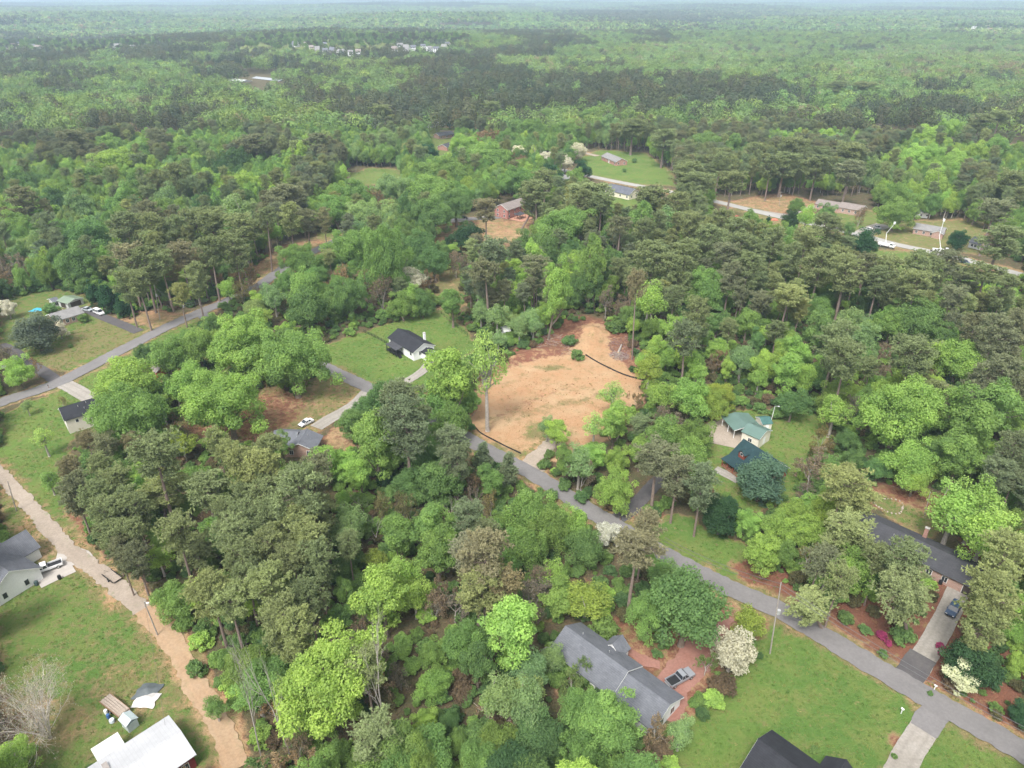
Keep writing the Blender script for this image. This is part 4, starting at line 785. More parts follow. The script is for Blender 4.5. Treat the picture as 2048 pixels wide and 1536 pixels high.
def jitter_grid(x0, x1, y0, y1, s):
    X, Y = np.meshgrid(np.arange(x0, x1, s), np.arange(y0, y1, s)); X = X.ravel() + r.uniform(-.45, .45, X.size) * s; Y = Y.ravel() + r.uniform(-.45, .45, Y.size) * s
    return X, Y
WOOD_FAR = 640
def zone_letter(x, y, z=12.):
    u, v = proj(x, y, z); u = u + (vnoise(x, y, 90, 31) - .5) * 60; v = v + (vnoise(x, y, 90, 32) - .5) * 16
    c = np.clip((u / 64).astype(int), 0, 31); w = np.clip((v / 32).astype(int), 0, 11)
    return np.array([ZMAP[b][a] for a, b in zip(c, w)])
X, Y = jitter_grid(-520, 540, 18, WOOD_FAR, 5.4)
u, v = proj(X, Y, 0.); ok = (u > -260) & (u < 2300) & (v < 3300) & (np.hypot(X, Y) < WOOD_FAR + 30); X, Y = X[ok], Y[ok]
ok = ~near_road(X, Y, 3.0); X, Y = X[ok], Y[ok]
D2 = np.full(len(X), 1e9); NI = np.zeros(len(X), int); near = np.zeros(len(X), bool)
for i in range(len(TP)):
    d = np.hypot(X - TP[i, 0], Y - TP[i, 1]); q = d < D2; NI[q] = i; D2 = np.minimum(D2, d); near |= d < .30 * TP[i, 2] + .8
X, Y, NI, D2 = X[~near], Y[~near], NI[~near], D2[~near]
zl = zone_letter(X, Y); P_, I_, R_, S_, C_ = [], [], [], [], []
ks = []; Hs = []; Ws = []
for i in range(len(X)):
    code = TK[NI[i]] if D2[i] < 26 else {'P': r.choice(['p1', 'p3', 'p2']), 'D': r.choice(['o2', 'l2', 'o3', 'o1', 'a1', 'o5', 'o2']), 'M': r.choice(['p2', 'o3', 'p1', 'o2']), 'Y': r.choice(['o1', 'o5', 'l1']), 'T': r.choice(['a5', 't2'])}[zl[i]]
    k, t = code[0], code[1]
    if r.random() < (.3 if D2[i] < 26 else .08): k, t = (('o', r.choice(['2', '3', '1'])) if k in 'pq' else ('p', '2') if r.random() < .25 else (k, t))
    k = {'O': 'o', 'w': 'o', 'c': 'm', 'q': 'p', 'b': 't', 'B': 't', 'f': 'o', 's': 'o'}.get(k, k)
    if k in 'oa' and code[0] in 'fsbBt': t = r.choice(['2', '3'])
    if k in 'oa' and t not in TINT: t = '2'
    if k == 'p' and t not in PTINT: t = '2'
    if r.random() < .18 and D2[i] < 26: k, t = r.choice(['l', 'a', 'a']), r.choice(['2', '3', '1'])
    if k == 'p' and t == '2' and r.random() < .15: t = '5'
    d = {'p': (5.5, 7.5, 16, 22), 'o': (6, 10, 9, 15), 'l': (5, 7.5, 11, 17), 'a': (5, 8, 9, 15), 'm': (3, 5, 4, 7), 't': (5, 8, 7, 12)}[k]
    dh = np.hypot(X[i], Y[i]); f = 1.0 if dh > 330 else .82
    ks.append((k, t)); Ws.append(r.uniform(d[0], d[1])); Hs.append(r.uniform(d[2], d[3]) * f)
Ws, Hs = np.array(Ws), np.array(Hs); bad = np.zeros(len(X), bool)
for fz in (0., .5, .8, 1.0):
    uu, vv = proj(X, Y, Hs * fz); bad |= in_open(uu, vv)
    if fz in (.5, .8):
        pw = Ws * .42 * F_PX / np.hypot(Y, CAM_H * .8)
        for sgn in (-1, 1): bad |= in_open(uu + sgn * pw, vv)
uc, vc = proj(X, Y, Hs * .7)
for T in TREES:          # keep the single trees in view
    if T['v'] < 560 or T['k'] == 's': continue
    zc = T['pos'].y * CP - (T['H'] * .6 - CAM_H) * SP; rp = .5 * T['W'] * F_PX / zc
    bad |= (Y < T['pos'].y - 1) & (((uc - T['u']) / (rp + 16)) ** 2 + ((vc - T['v']) / (rp + 16)) ** 2 < 1)
for i in np.where(~bad)[0]:
    k, t = ks[i]; pr = LI[k][r.integers(len(LI[k]))]; q_ = r.uniform(-.1, .1); tc = np.array(tint_of(k, t)) * np.array([1 + q_, 1, 1 - q_]) * r.uniform(.85, 1.15)
    P_.append((X[i], Y[i], float(terr(X[i], Y[i])))); I_.append(pr[0]); R_.append((r.normal() * .03, r.normal() * .03, r.random() * 6.28)); S_.append((Ws[i] / pr[1], Ws[i] / pr[1], Hs[i] / pr[2])); C_.append(tc)
print('wood trees', len(P_))
# tiles to the horizon
def tiles(y0, y1, s, TT, base):
    X, Y = np.meshgrid(np.arange(-.86 * y1 - s, .86 * y1 + s, s), np.arange(y0, y1, s)); X, Y = X.ravel(), Y.ravel()
    u, v = proj(X, Y, 12. + terr(X, Y)); half = s * F_PX / np.maximum(Y, 1) ; ok = (u > -80 - half) & (u < 2130 + half); X, Y, u, v = X[ok], Y[ok], u[ok], v[ok]
    zz = zone_letter(X, Y, 12. + terr(X, Y)); op = in_open(*proj(X, Y, 2. + terr(X, Y))) | in_open(*proj(X, Y, 14. + terr(X, Y))) if s < 100 else np.zeros(len(X), bool)
    for cx, cy, rx, ry, hz in HILLS: op |= (np.abs(X - cx) < rx + s * .3) & (Y > cy - ry - 10) & (Y < cy + ry * .8)
    for i in range(len(X)):
        if op[i]: continue
        z = zz[i]
        n2 = vnoise(X[i], Y[i] * .6, s * 3.5, 41)
        if Y[i] > 2300: z = 'P' if n2 > .66 else 'M' if n2 > .5 else 'Y' if n2 < .22 else 'D'
        elif r.random() < .06: z = r.choice(['D', 'M', 'P', 'Y'])
        P_.append((X[i] + r.uniform(-.1, .1) * s, Y[i] + r.uniform(-.1, .1) * s, float(terr(X[i], Y[i])))); I_.append(r.choice(TT[z])); q = 1.06
        R_.append((0, 0, r.integers(4) * math.pi / 2)); S_.append((q, q, q * r.uniform(.9, 1.12))); q2 = r.uniform(-.07, .07); C_.append(np.array([1 + q2, 1, 1 - q2]) * r.uniform(.84, 1.16))
tiles(WOOD_FAR + 10, 2400, 48, T1, 0)
tiles(2400, 17500, 240, T2, 0)
for cx, cy, rx, ry, hz in HILLS:          # trees between the far houses
    for q in range(int(rx * ry / 55)):
        x, y = cx + r.uniform(-1.15, 1.15) * rx, cy + r.uniform(-1.3, .9) * ry; e_ = math.hypot((x - cx) / rx, (y - cy) / ry); zt = min(15., max(0., (1.3 - e_) * 50)) / 15 * (hz + 3) - 3
        k, t = [('o', '2'), ('p', '1'), ('o', '3'), ('p', '3'), ('o', '5')][r.integers(5)]; pr = LI[k][r.integers(len(LI[k]))]; W_ = r.uniform(6, 10); H_ = r.uniform(7, 13) if y < cy else r.uniform(12, 18)
        P_.append((x, y, zt)); I_.append(pr[0]); R_.append((0, 0, r.random() * 6.28)); S_.append((W_ / pr[1], W_ / pr[1], H_ / pr[2])); C_.append(np.array(tint_of(k, t)) * (.7 if k == 'p' else .9))
print('wood instances', len(P_))
scatter('forest', 'mixed wood of pines and fresh green broadleaf trees reaching to the horizon', np.array(P_), I_, np.array(R_), np.array(S_), np.array(C_))
# undergrowth
X, Y = jitter_grid(-240, 300, 60, 330, 2.5); u, v = proj(X, Y, 0.); ok = (u > -100) & (u < 2150) & (v < 1600) & ~near_road(X, Y, 1.3); X, Y = X[ok], Y[ok]; u, v = u[ok], v[ok]
hh = r.uniform(.6, 3.2, len(X)) ; ww = hh * r.uniform(1.0, 1.7, len(X))
bad = in_open(u, v); uu, vv = proj(X, Y, hh); bad |= in_open(uu, vv)
X, Y, hh, ww = X[~bad], Y[~bad], hh[~bad], ww[~bad]
g = vnoise(X, Y, 18, 51); k2 = r.random(len(X)) < .55 + .45 * g; X, Y, hh, ww = X[k2], Y[k2], hh[k2], ww[k2]
pal = np.array([TINT['2'], TINT['3'], TINT['1'], (.16, .15, .08), TINT['4'], (.2, .15, .1)]); ci = r.choice(6, len(X), p=[.3, .25, .12, .12, .13, .08])
ii = np.array([LI['s'][q][0] for q in r.integers(0, 2, len(X))])
scatter('undergrowth', 'low shrubs and saplings on the floor of the wood', np.stack([X, Y, X * 0], 1), ii, np.stack([X * 0, X * 0, r.random(len(X)) * 6.28], 1), np.stack([ww / 3, ww / 3, hh / 2.2], 1), pal[ci] * r.uniform(.8, 1.2, (len(X), 1)))
# tufts of grass and weeds on the lawns
tb_ = MB(); rg = random.Random(8)
for i in range(14):
    a, q = rg.random() * 6.28, rg.random() ** .5 * .5; x, y = math.cos(a) * q, math.sin(a) * q; dx, dy = rg.uniform(-.25, .25), rg.uniform(-.25, .25); s_ = rg.uniform(.05, .1); k = len(tb_.v)
    tb_.v += [(x - s_, y, 0), (x + s_, y + s_ * .5, 0), (x + dx, y + dy, rg.uniform(.5, 1))]; tb_.f.append((k, k + 1, k + 2))
me = tb_.mesh('tuft', LEAF_I); a_ = me.attributes.new('tone', 'FLOAT', 'POINT'); a_.data.foreach_set('value', np.array([rg.random() for _ in tb_.v], np.float32)); tuft = lib_add('tuft', me)
X, Y = jitter_grid(-200, 230, 60, 250, .95); lawn = np.zeros(len(X), bool)
for nm_, poly, w in ZW:
    if nm_ in ('lawn', 'verge', 'wood_floor') and w[0] >= .25: lawn |= inside(X, Y, poly)
lawn &= ~near_road(X, Y, -.3); lawn &= r.random(len(X)) < .25 + .75 * vnoise(X, Y, 6, 71); X, Y = X[lawn], Y[lawn]
print('tufts', len(X)); pal = np.array([(.15, .23, .06), (.11, .2, .05), (.24, .24, .09), (.09, .16, .045), (.3, .25, .13)]); ci = r.choice(5, len(X), p=[.3, .3, .18, .15, .07]); sw = r.uniform(.35, 1.1, len(X))
scatter('grass', 'tufts of grass and weeds on the lawns', np.stack([X, Y, X * 0 + .0], 1), np.full(len(X), tuft), np.stack([X * 0, X * 0, r.random(len(X)) * 6.28], 1), np.stack([sw, sw, r.uniform(.12, .32, len(X))], 1), pal[ci] * r.uniform(.85, 1.2, (len(X), 1)))
# clods, twigs and straw left on the cleared lot
lot = [tuple(at(*q)[:2]) for q in [(945, 866), (945, 790), (970, 752), (1040, 716), (1100, 700), (1160, 655), (1200, 650), (1230, 700), (1290, 765), (1230, 860), (1060, 920)]]; X, Y = jitter_grid(-40, 90, 150, 300, .8); k = inside(X, Y, lot) & (r.random(len(X)) < .12 + .6 * vnoise(X, Y, 5, 81) ** 3); X, Y = X[k], Y[k]; sw = r.uniform(.2, .8, len(X)); pal = np.array([(.3, .2, .12), (.5, .37, .22), (.2, .13, .08), (.2, .24, .09)])
scatter('debris', 'clods, straw and twigs scattered on the cleared lot', np.stack([X, Y, land_z(X, Y)], 1), np.full(len(X), tuft), np.stack([r.normal(size=len(X)) * .5, r.normal(size=len(X)) * .5, r.random(len(X)) * 6.28], 1), np.stack([sw, sw, r.uniform(.1, .35, len(X))], 1), pal[r.choice(4, len(X), p=[.4, .3, .2, .1])])
# haze
hb = MB().box((0, 20000, 54), (60000, 52000, 114)); ho = hb.build('haze', None); tag(ho, 'pale blue haze thickening towards the horizon', kind='stuff')
m, nt, out = new_mat('haze'); pv = nd(nt, 'ShaderNodeVolumePrincipled'); pv.inputs['Color'].default_value = (.62, .79, 1.0, 1); pv.inputs['Density'].default_value = 1.45e-4; pv.inputs['Anisotropy'].default_value = .2
nt.links.new(pv.outputs[0], out.inputs['Volume']); ho.data.materials.append(m)
# ------------------------------------------------------------------ houses
GLASS = mat('window_glass', (.03, .035, .042), .12, .2, 1, spec=.6)
WHITE = mat('white_paint', (.8, .8, .79), .6, .05, .6); TRIM = mat('white_trim', (.7, .7, .68), .6, .05, .6)
CREAM = mat('beige_siding', (.58, .53, .46), .75, .06, .5); GREYW = mat('grey_siding', (.46, .46, .45), .75, .08, .5); LOG = mat('red_log', (.22, .055, .035), .8, .25, 2); WOOD = mat('brown_wood', (.26, .15, .09), .85, .25, 2); GREYWOOD = mat('weathered_wood', (.34, .28, .23), .9, .3, 3)
BRK = brick_mat('red_brick', (.33, .13, .09)); BRK2 = brick_mat('brown_brick', (.36, .2, .15)); REDW = mat('barn_red', (.2, .03, .03), .8, .2, 1); DARKDOOR_SHADE = mat('dark_door', (.06, .045, .04), .6, .2, 1)
R_BLACK = shingle_mat('black_shingle', (.022, .023, .028)); R_GREY = shingle_mat('grey_shingle', (.115, .12, .135)); R_DARK = shingle_mat('charcoal_shingle', (.05, .05, .056)); R_BROWN = shingle_mat('brown_shingle', (.2, .17, .155)); R_LG = shingle_mat('pale_grey_shingle', (.19, .185, .18)); R_BLUE = shingle_mat('blue_black_shingle', (.022, .032, .042))
R_GREEN = seam_mat('green_metal_roof', (.125, .2, .17)); R_METAL = seam_mat('white_metal_roof', (.5, .5, .51), .6); R_RED = seam_mat('red_metal_roof', (.3, .05, .045)); R_WHITE = seam_mat('pale_metal_roof', (.7, .7, .68)); R_PALEG = seam_mat('pale_green_metal_roof', (.22, .28, .2)); R_DGREEN = shingle_mat('dark_green_roof', (.016, .04, .045))
METAL = mat('galvanised_metal', (.5, .5, .5), .45, .1, 1, .5); BLACKM = mat('black_metal', (.02, .02, .022), .6, .1, 1); CONC = mat('concrete_base', (.42, .4, .37), .9, .12, 1); STONE = mat('pale_stone', (.36, .3, .25), .9, .2, 1)
HOUSES = {}
class House:
    def __init__(s, name, label, cat, A, B, w, he, hr, wall, roof, hip=False, base=0., group=None, ov=.4, flip=False, simple=False, lift=0.):
        a, b = at(*A, hr + lift), at(*B, hr + lift); c = (a + b) / 2; d = (b - a); d.z = 0; s.L = d.length + (w if hip else 0) - (0 if hip else 2 * ov); s.w, s.he, s.hr, s.ov = w, he, hr, ov
        rz = math.atan2(d.y, d.x); ny = Vector((math.sin(rz), -math.cos(rz)))      # local -y
        if ny.dot(Vector((-c.x, -c.y))) < 0: rz += math.pi
        if flip: rz += math.pi
        s.e = empty(name, (c.x, c.y, 0), rz, label, cat, group); s.trim = TRIM; s.simple = simple
        s.section(0, 0, s.L, w, he, hr, wall, roof, hip)
        s.wall_m, s.roof_m = wall, roof
        HOUSES[label] = s
    def section(s, x, y, L, w, he, hr, wall, roof, hip=False, ov=None, cap=True, across=False, z0=0.):
        """walls and roof of one block, centred on x, y; `across` turns the ridge by 90 degrees"""
        ov = s.ov if ov is None else ov; R = (lambda a, b: (x - b, y + a)) if across else (lambda a, b: (x + a, y + b)); wb = MB(); k = .14
        sl = (hr - he) / (w / 2)
        P = lambda q, z, p: (*R(p, q), z)
        if hip:
            wb.box((x, y, (z0 + he) / 2), (L, w, he - z0) if not across else (w, L, he - z0))
        else: wb.prism([(-w / 2, z0), (w / 2, z0), (w / 2, he), (0, hr - .05), (-w / 2, he)], -L / 2, L / 2, P)
        wo = wb.build('wall', wall, s.e); rb = MB()
        if hip:
            X, Yh, zb = L / 2 + ov, w / 2 + ov, he - ov * sl * .6 + .05; rx = max(.05, L / 2 - w / 2)
            lo = [(-X, -Yh), (X, -Yh), (X, Yh), (-X, Yh)]; rb.v = [(*R(*q), zb) for q in lo] + [(*R(*q), zb + k) for q in lo] + [(*R(-rx, 0), hr + k), (*R(rx, 0), hr + k)]
            rb.f = [(3, 2, 1, 0), (0, 1, 5, 4), (1, 2, 6, 5), (2, 3, 7, 6), (3, 0, 4, 7), (4, 5, 9, 8), (5, 6, 9), (6, 7, 8, 9), (7, 4, 8)]
            if across: rb.f = rb.f
        else:
            e0 = he - ov * sl; q = w / 2 + ov
            rb.prism([(-q, e0), (0, hr), (q, e0), (q, e0 + k), (0, hr + k), (-q, e0 + k)], -L / 2 - ov, L / 2 + ov, P)
        ro = rb.build('roof', roof, s.e)
        if cap and not hip:
            MB().prism([(-.16, hr + k - .16 * sl + .02), (.16, hr + k - .16 * sl + .02), (.16, hr + k - .16 * sl + .05), (0, hr + k + .05), (-.16, hr + k - .16 * sl + .05)], -L / 2 - ov, L / 2 + ov, P).build('ridge_cap', roof, ro)
            for sg in (-1, 1):      # gable trim boards
                e0 = he - ov * sl; q = w / 2 + ov
                p = sg * (L / 2 + ov + .012); MB().prism([(-q, e0 - .12), (0, hr - .12), (q, e0 - .12), (q, e0 + .1), (0, hr + .1), (-q, e0 + .1)], p - .011, p + .011, P).build('fascia', s.trim, ro)
        return wo, ro
    def win(s, face, t, z, w=1.0, h=1.3, L=None, W=None, x=0, y=0, door=None, trim=None):
        L = L or s.L; W = W or s.w
        if face in 'fb': c = (x + t, y + (-1 if face == 'f' else 1) * W / 2, z); d = (w + .2, .08, h + .2); g = (w, .12, h); q = (.06, .14, h)
        else: c = (x + (1 if face == 'r' else -1) * L / 2, y + t, z); d = (.08, w + .2, h + .2); g = (.12, w, h); q = (.14, .06, h)
        o = MB().box(c, d).build('door' if door else 'window', trim or s.trim, s.e)
        if s.simple: o.data.materials[0] = GLASS; return o
        MB().box(c, g).build('panel' if door else 'pane', door or GLASS, o)
        if not door and w > .9: MB().box(c, q).build('mullion', trim or s.trim, o)
        return o
    def row(s, face, n, z, w=1.0, h=1.3, m=1.6, **kw):
        Ln = (s.L if face in 'fb' else s.w) - 2 * m
        for i in range(n): s.win(face, (i / (n - 1) - .5) * Ln if n > 1 else 0, z, w, h, **kw)
    def chimney(s, x, y, h, m=None, d=.8):
        o = MB().box((x, y, h / 2), (d, d * .8, h)).build('chimney', m or BRK, s.e); MB().box((x, y, h + .06), (d + .16, d * .8 + .16, .16)).build('cap', CONC, o)
    def vents(s, pts):
        for x, y in pts:
            z = s.hr - abs(y) * (s.hr - s.he) / (s.w / 2) + .14; MB().disc((x, y, z + .15), .09, .5, 8).build('vent_pipe', METAL, s.e)
    def slab(s, name, c, d, m, rz=0): return MB().box(c, d, rz).build(name, m, s.e)

# long grey roofed house, lower centre
h = House('house', 'long white house with grey shingle roof and red gravel drive', 'house', (1131, 1252), (1257, 1343), 8.6, 2.7, 5.2, WHITE, R_GREY); h.row('f', 4, 1.5); h.row('b', 4, 1.5); 
ex = 9.2; h.section(h.L / 2 + ex / 2 - .3, -.2, ex, 8.6, 2.5, 4.7, WHITE, R_GREY); h.vents([(-4, 1.2), (2, 1.5)])
h.win('r', -1.5, 1.4, x=ex - .3, y=-.2); h.win('r', 1.8, 1.4, x=ex - .3, y=-.2); h.section(1.2, 5.0, 2.6, 3.6, 2.5, 4.2, WHITE, R_GREY, across=True, ov=.3); h.slab('foundation', (2, 0, .12), (h.L + ex, 8.75, .25), CONC)
h = House('house', 'house with black shingle roof cut off by the lower edge', 'house', (1516, 1478), (1720, 1628), 10.0, 2.8, 5.6, WHITE, R_BLACK); h.row('f', 5, 1.5); h.row('l', 2, 1.5, m=2.5); h.row('r', 2, 1.5, m=2.5); h.section(3, 5.2, 4, 5, 2.7, 4.6, WHITE, R_BLACK, across=True)
h = House('house', 'long ranch house with charcoal roof and open garage behind pines', 'house', (1752, 1042), (1958, 1136), 9.2, 2.6, 4.5, BRK2, R_DARK, hip=True); h.row('f', 5, 1.4, m=9); h.row('b', 5, 1.4)
h.win('f', h.L / 2 - 3.2, 1.15, 4.6, 2.2, door=DARKDOOR_SHADE); h.win('f', -h.L / 2 + 3.2, 1.4); h.chimney(-1.2, 4.2, 5.6); h.vents([(8, -2.0), (9, -2.2), (-6, -1.5)])  # wide dark panel paints the shade inside the open garage, no door leaf
h = House('house', 'red log cabin with dark green roof, dormer and long porch', 'house', (1487, 878), (1560, 925), 8.5, 3.0, 6.2, LOG, R_DGREEN, ov=.5); h.row('f', 4, 1.5); h.win('r', 0, 4.0, .9, 1.0); h.win('r', 2, 1.5); h.win('l', 0, 1.5); h.win('b', 0, 1.5)
s_ = h; pr_ = MB(); y0, y1 = -s_.w / 2 - .45, -s_.w / 2 - 3.2; P3 = lambda a, b, p: (p, a, b)
MB().prism([(y0, 2.75), (y1, 2.35), (y1, 2.47), (y0, 2.9)], -s_.L / 2 - .5, s_.L / 2 + .5, P3).build('porch_roof', R_DGREEN, h.e); MB().box((0, (y0 + y1) / 2 + .2, .3), (s_.L + .4, 2.7, .2)).build('porch_floor', WOOD, h.e)
for i in range(7): MB().box((-s_.L / 2 + i * s_.L / 6, y1 + .25, 1.35), (.16, .16, 2.0)).build('post', LOG, h.e)
MB().box((0, y1 + .25, 1.25), (s_.L, .07, .1)).build('railing', LOG, h.e)
for i in range(26): MB().box((-s_.L / 2 + .25 + i * (s_.L - .5) / 25, y1 + .25, .8), (.06, .05, .8)).build('baluster', LOG, h.e)
h.section(-s_.L / 2 + 3.0, -2.6, 2.6, 2.0, 4.9, 5.7, LOG, R_DGREEN, across=True, ov=.25, cap=False, z0=3.4); h.win('f', -s_.L / 2 + 3.0, 4.7, .8, .7, y=.35)
h = House('house', 'white house with black roof and dark front porch on green lawn', 'house', (796, 657), (848, 687), 8.6, 3.3, 5.4, WHITE, R_BLACK); h.row('f', 3, 2.2); h.win('r', -1.5, 2.2); h.win('r', 1.8, 2.2, 1, 2, door=DARKDOOR_SHADE); h.row('l', 2, 2.2, m=2.4); h.row('b', 4, 2.2); h.chimney(2.5, 4.0, 6.2, WHITE)
x = -1.5; MB().prism([(-h.w / 2 - .4, 3.05), (-h.w / 2 - 3.2, 2.65), (-h.w / 2 - 3.2, 2.77), (-h.w / 2 - .4, 3.2)], x - 3.4, x + 3.4, P3).build('porch_roof', R_DARK, h.e); MB().box((x, -h.w / 2 - 1.7, .8), (6.6, 2.9, .15)).build('porch_floor', BLACKM, h.e)
for i in range(4): MB().box((x - 3.1 + i * 2.07, -h.w / 2 - 3.0, 1.35), (.14, .14, 2.7)).build('post', BLACKM, h.e)
MB().box((x, -h.w / 2 - 3.0, 1.75), (6.4, .06, .08)).build('railing', BLACKM, h.e)
for i in range(20): MB().box((x - 3 + i * .316, -h.w / 2 - 3.0, 1.3), (.05, .04, .9)).build('baluster', BLACKM, h.e)
for i in range(4): MB().box((x + 3.6 + i * .3, -h.w / 2 - 2.2, .7 - i * .17), (.3, 1.2, .16)).build('step', BLACKM, h.e)
h.section(h.L / 2 + 1.6, 1.0, 3.4, 4.2, 2.5, 3.3, WHITE, R_BLACK, ov=.25); h.win('r', 1.0, 1.3, x=3.3, y=0, w=1, h=1)
h = House('house', 'house with grey hipped roof half hidden by a yellow green tree', 'house', (614, 858), (596, 888), 8.0, 2.7, 4.6, BRK2, R_GREY); h.section(2.5, 5.5, 6, 7, 2.7, 4.4, BRK2, R_GREY, across=True); h.row('f', 2, 1.5); h.row('r', 2, 1.5); h.row('l', 2, 1.5); h.vents([(1, -1)])
h = House('house', 'beige gabled house with black roof on the left lawn', 'house', (117, 817), (203, 792), 7.6, 4.7, 6.8, CREAM, R_BLACK); h.win('f', 1.5, 3.4, .6, 1.0); h.win('f', -2.5, 3.4, .7, .9); h.win('l', 1, 3.4, .8, 1.1); h.win('r', 1, 2.3, .8, 1.1); h.win('l', -1.5, 1.5, .9, 2, door=WHITE); h.vents([(-1, -1.2), (1.2, -.8), (.3, -2.2)])
MB().prism([(-h.w / 2 - .1, 2.3), (-h.w / 2 - 1.6, 1.95), (-h.w / 2 - 1.6, 2.05), (-h.w / 2 - .1, 2.42)], 1.6, 5.0, P3).build('awning', R_DARK, h.e)
h = House('house', 'white gabled house with grey roof at the left edge beside the pickup', 'house', (18, 1143), (-75, 1085), 10.5, 3.2, 6.6, WHITE, R_GREY, flip=False); 
for f_ in 'lr':
    h.win(f_, -2.2, 1.6, .8, 1.3); h.win(f_, 2.2, 1.6, .8, 1.3)
h.row('f', 3, 1.6); h.row('b', 3, 1.6); h.section(-2, 6, 6, 7, 3.0, 6.0, WHITE, R_GREY, across=True)
# buildings lower left
h = House('barn', 'red barn with wide white metal roof at the lower left edge', 'barn', (362, 1462), (190, 1577), 9.6, 3.0, 3.9, REDW, R_METAL, ov=.35); h.row('f', 3, 1.5); h.win('r', 0, 1.3, 2.6, 2.4, door=DARKDOOR_SHADE); h.win('l', 0, 1.3, 2.6, 2.4, door=DARKDOOR_SHADE)
sg = 1 if (Matrix.Rotation(h.e.rotation_euler.z, 2) @ Vector((1, 0))).x > 0 else -1
h.slab('skylight', (-sg * 4.2, 1.3, 3.9), (.8, 4.2, .06), mat('fibreglass', (.3, .27, .25), .6)); h.slab('lean_to_roof', (-sg * 2.6, 6.6, 2.75), (4.2, 3.6, .1), R_WHITE); h.slab('lean_to_wall', (-sg * 2.6, 6.5, 1.35), (3.8, 3.2, 2.6), REDW)
# ranch on the left with carport
h = House('house', 'brick ranch house with pale grey roof beside the white van', 'house', (97, 629), (156, 612), 8.5, 2.7, 4.3, BRK2, R_LG); h.row('f', 4, 1.5, trim=TRIM); h.row('b', 3, 1.5); h.vents([(0, .8)])
h = House('carport', 'pale green metal carport behind the brick ranch house', 'carport', (128, 592), (150, 598), 6.4, 2.5, 3.3, GREYW, R_PALEG); h.win('f', 0, 1.2, 3.2, 2.2, door=DARKDOOR_SHADE); h.win('r', 0, 1.2, 4.4, 2.2, door=DARKDOOR_SHADE)
h = House('shed', 'low grey roofed shed beside the green carport', 'shed', (98, 598), (113, 594), 5, 2.2, 3, GREYW, R_GREY); h.win('f', 0, 1.2, 1, 1)
h = House('shed', 'red shed with brown roof between oaks beside the left road', 'shed', (310, 727), (322, 735), 3.4, 2.6, 3.6, mat('red_shed', (.35, .09, .06), .8), R_BROWN); h.win('f', 0, 1.1, 1, 2, door=DARKDOOR_SHADE)
# log cabin outbuildings
h = House('carport', 'open carport with wide green metal roof beside the cabin', 'carport', (1470, 825), (1497, 853), 8.0, 2.9, 3.7, mat('carport_lining', (.5, .48, .44)), R_GREEN, ov=.3)
for o in list(h.e.children):
    if o.name.startswith('wall'): bpy.data.objects.remove(o)
for sx in (-1, 0, 1):
    for sy in (-1, 1): MB().box((sx * (h.L / 2 - .2), sy * (h.w / 2 - .2), 1.4), (.14, .14, 2.8)).build('post', WHITE, h.e)
h = House('barn', 'cream barn with green metal roof behind the log cabin', 'barn', (1497, 846), (1534, 862), 6.4, 3.4, 4.7, mat('cream_metal', (.66, .62, .52)), R_GREEN, ov=.3); h.win('l', 0, 1.5, 2.6, 2.6, door=WHITE); h.win('r', 0, 1.5, 1, 2, door=WHITE); h.win('f', 0, 1.8, 1, 1)
h = House('shed', 'small cream shed with dark green roof beside the lamp post', 'shed', (1519, 836), (1540, 834), 4.0, 2.3, 3.2, mat('cream_metal', (.66, .62, .52)), shingle_mat('shed_green', (.05, .12, .11)), ov=.2); h.win('f', 0, 1.1, 1, 1.8, door=WHITE)
h = House('shed', 'pale blue roofed shed under the great yellow green oak', 'shed', (1838, 902), (1856, 938), 4.5, 2.4, 3.4, GREYW, seam_mat('pale_blue_roof', (.36, .44, .46))); h.win('f', 0, 1.1, 1, 1.9, door=DARKDOOR_SHADE)
# mid distance
h = House('house', 'two storey red brick house with patio and grey porch roof', 'house', (1001, 409), (1042, 396), 9.5, 5.2, 7.6, brick_mat('deep_red_brick', (.3, .07, .05)), R_BROWN); 
for z in (1.5, 4.0): h.row('f', 4, z); h.row('l', 2, z, m=2.4); h.row('r', 2, z, m=2.4)
MB().prism([(-h.w / 2 - 2.5, 2.9), (-h.w / 2 - 6.5, 2.6), (-h.w / 2 - 6.5, 2.72), (-h.w / 2 - 2.5, 3.05)], -6.5, -.5, P3).build('porch_roof', R_DARK, h.e)
for i in range(3):
    for yy in (-2.7, -6.3): MB().box((-6.2 + i * 2.7, -h.w / 2 + yy, 1.35), (.16, .16, 2.7)).build('post', WOOD, h.e)
h.slab('patio', (-1, -h.w / 2 - 5, .1), (14, 9, .1), mat('patio_brick', (.42, .22, .15)))
h = House('house', 'cream house with blue grey roof below the pale road', 'house', (1220, 367), (1270, 378), 9.5, 3.2, 6.0, mat('cream_siding', (.68, .62, .5)), shingle_mat('blue_grey_shingle', (.1, .105, .125))); h.row('f', 4, 1.7); h.row('r', 2, 1.7, m=2.4); h.row('l', 2, 1.7, m=2.4)
h = House('house', 'small brick ranch house with grey roof on the far green lawn', 'house', (1214, 305), (1244, 317), 9.5, 2.8, 5.0, BRK, R_LG); h.row('f', 3, 1.5); h.row('r', 2, 1.5, m=2.4); h.row('l', 2, 1.5); h.win('f', 1, 1.1, 1, 2, door=WHITE)
h = House('house', 'long brick ranch house with brown roof in two steps', 'house', (1637, 398), (1685, 406), 9.5, 2.9, 4.7, BRK2, R_BROWN); h.row('f', 4, 1.6); h.section(h.L / 2 + 6.2, .4, 12.4, 9.5, 3.2, 5.1, BRK2, R_BROWN); 
for q in (-3.5, 0, 3.5): h.win('f', h.L / 2 + 6.2 + q, 1.8, y=.4)
h.win('r', 0, 1.8, x=12.4, y=.4)
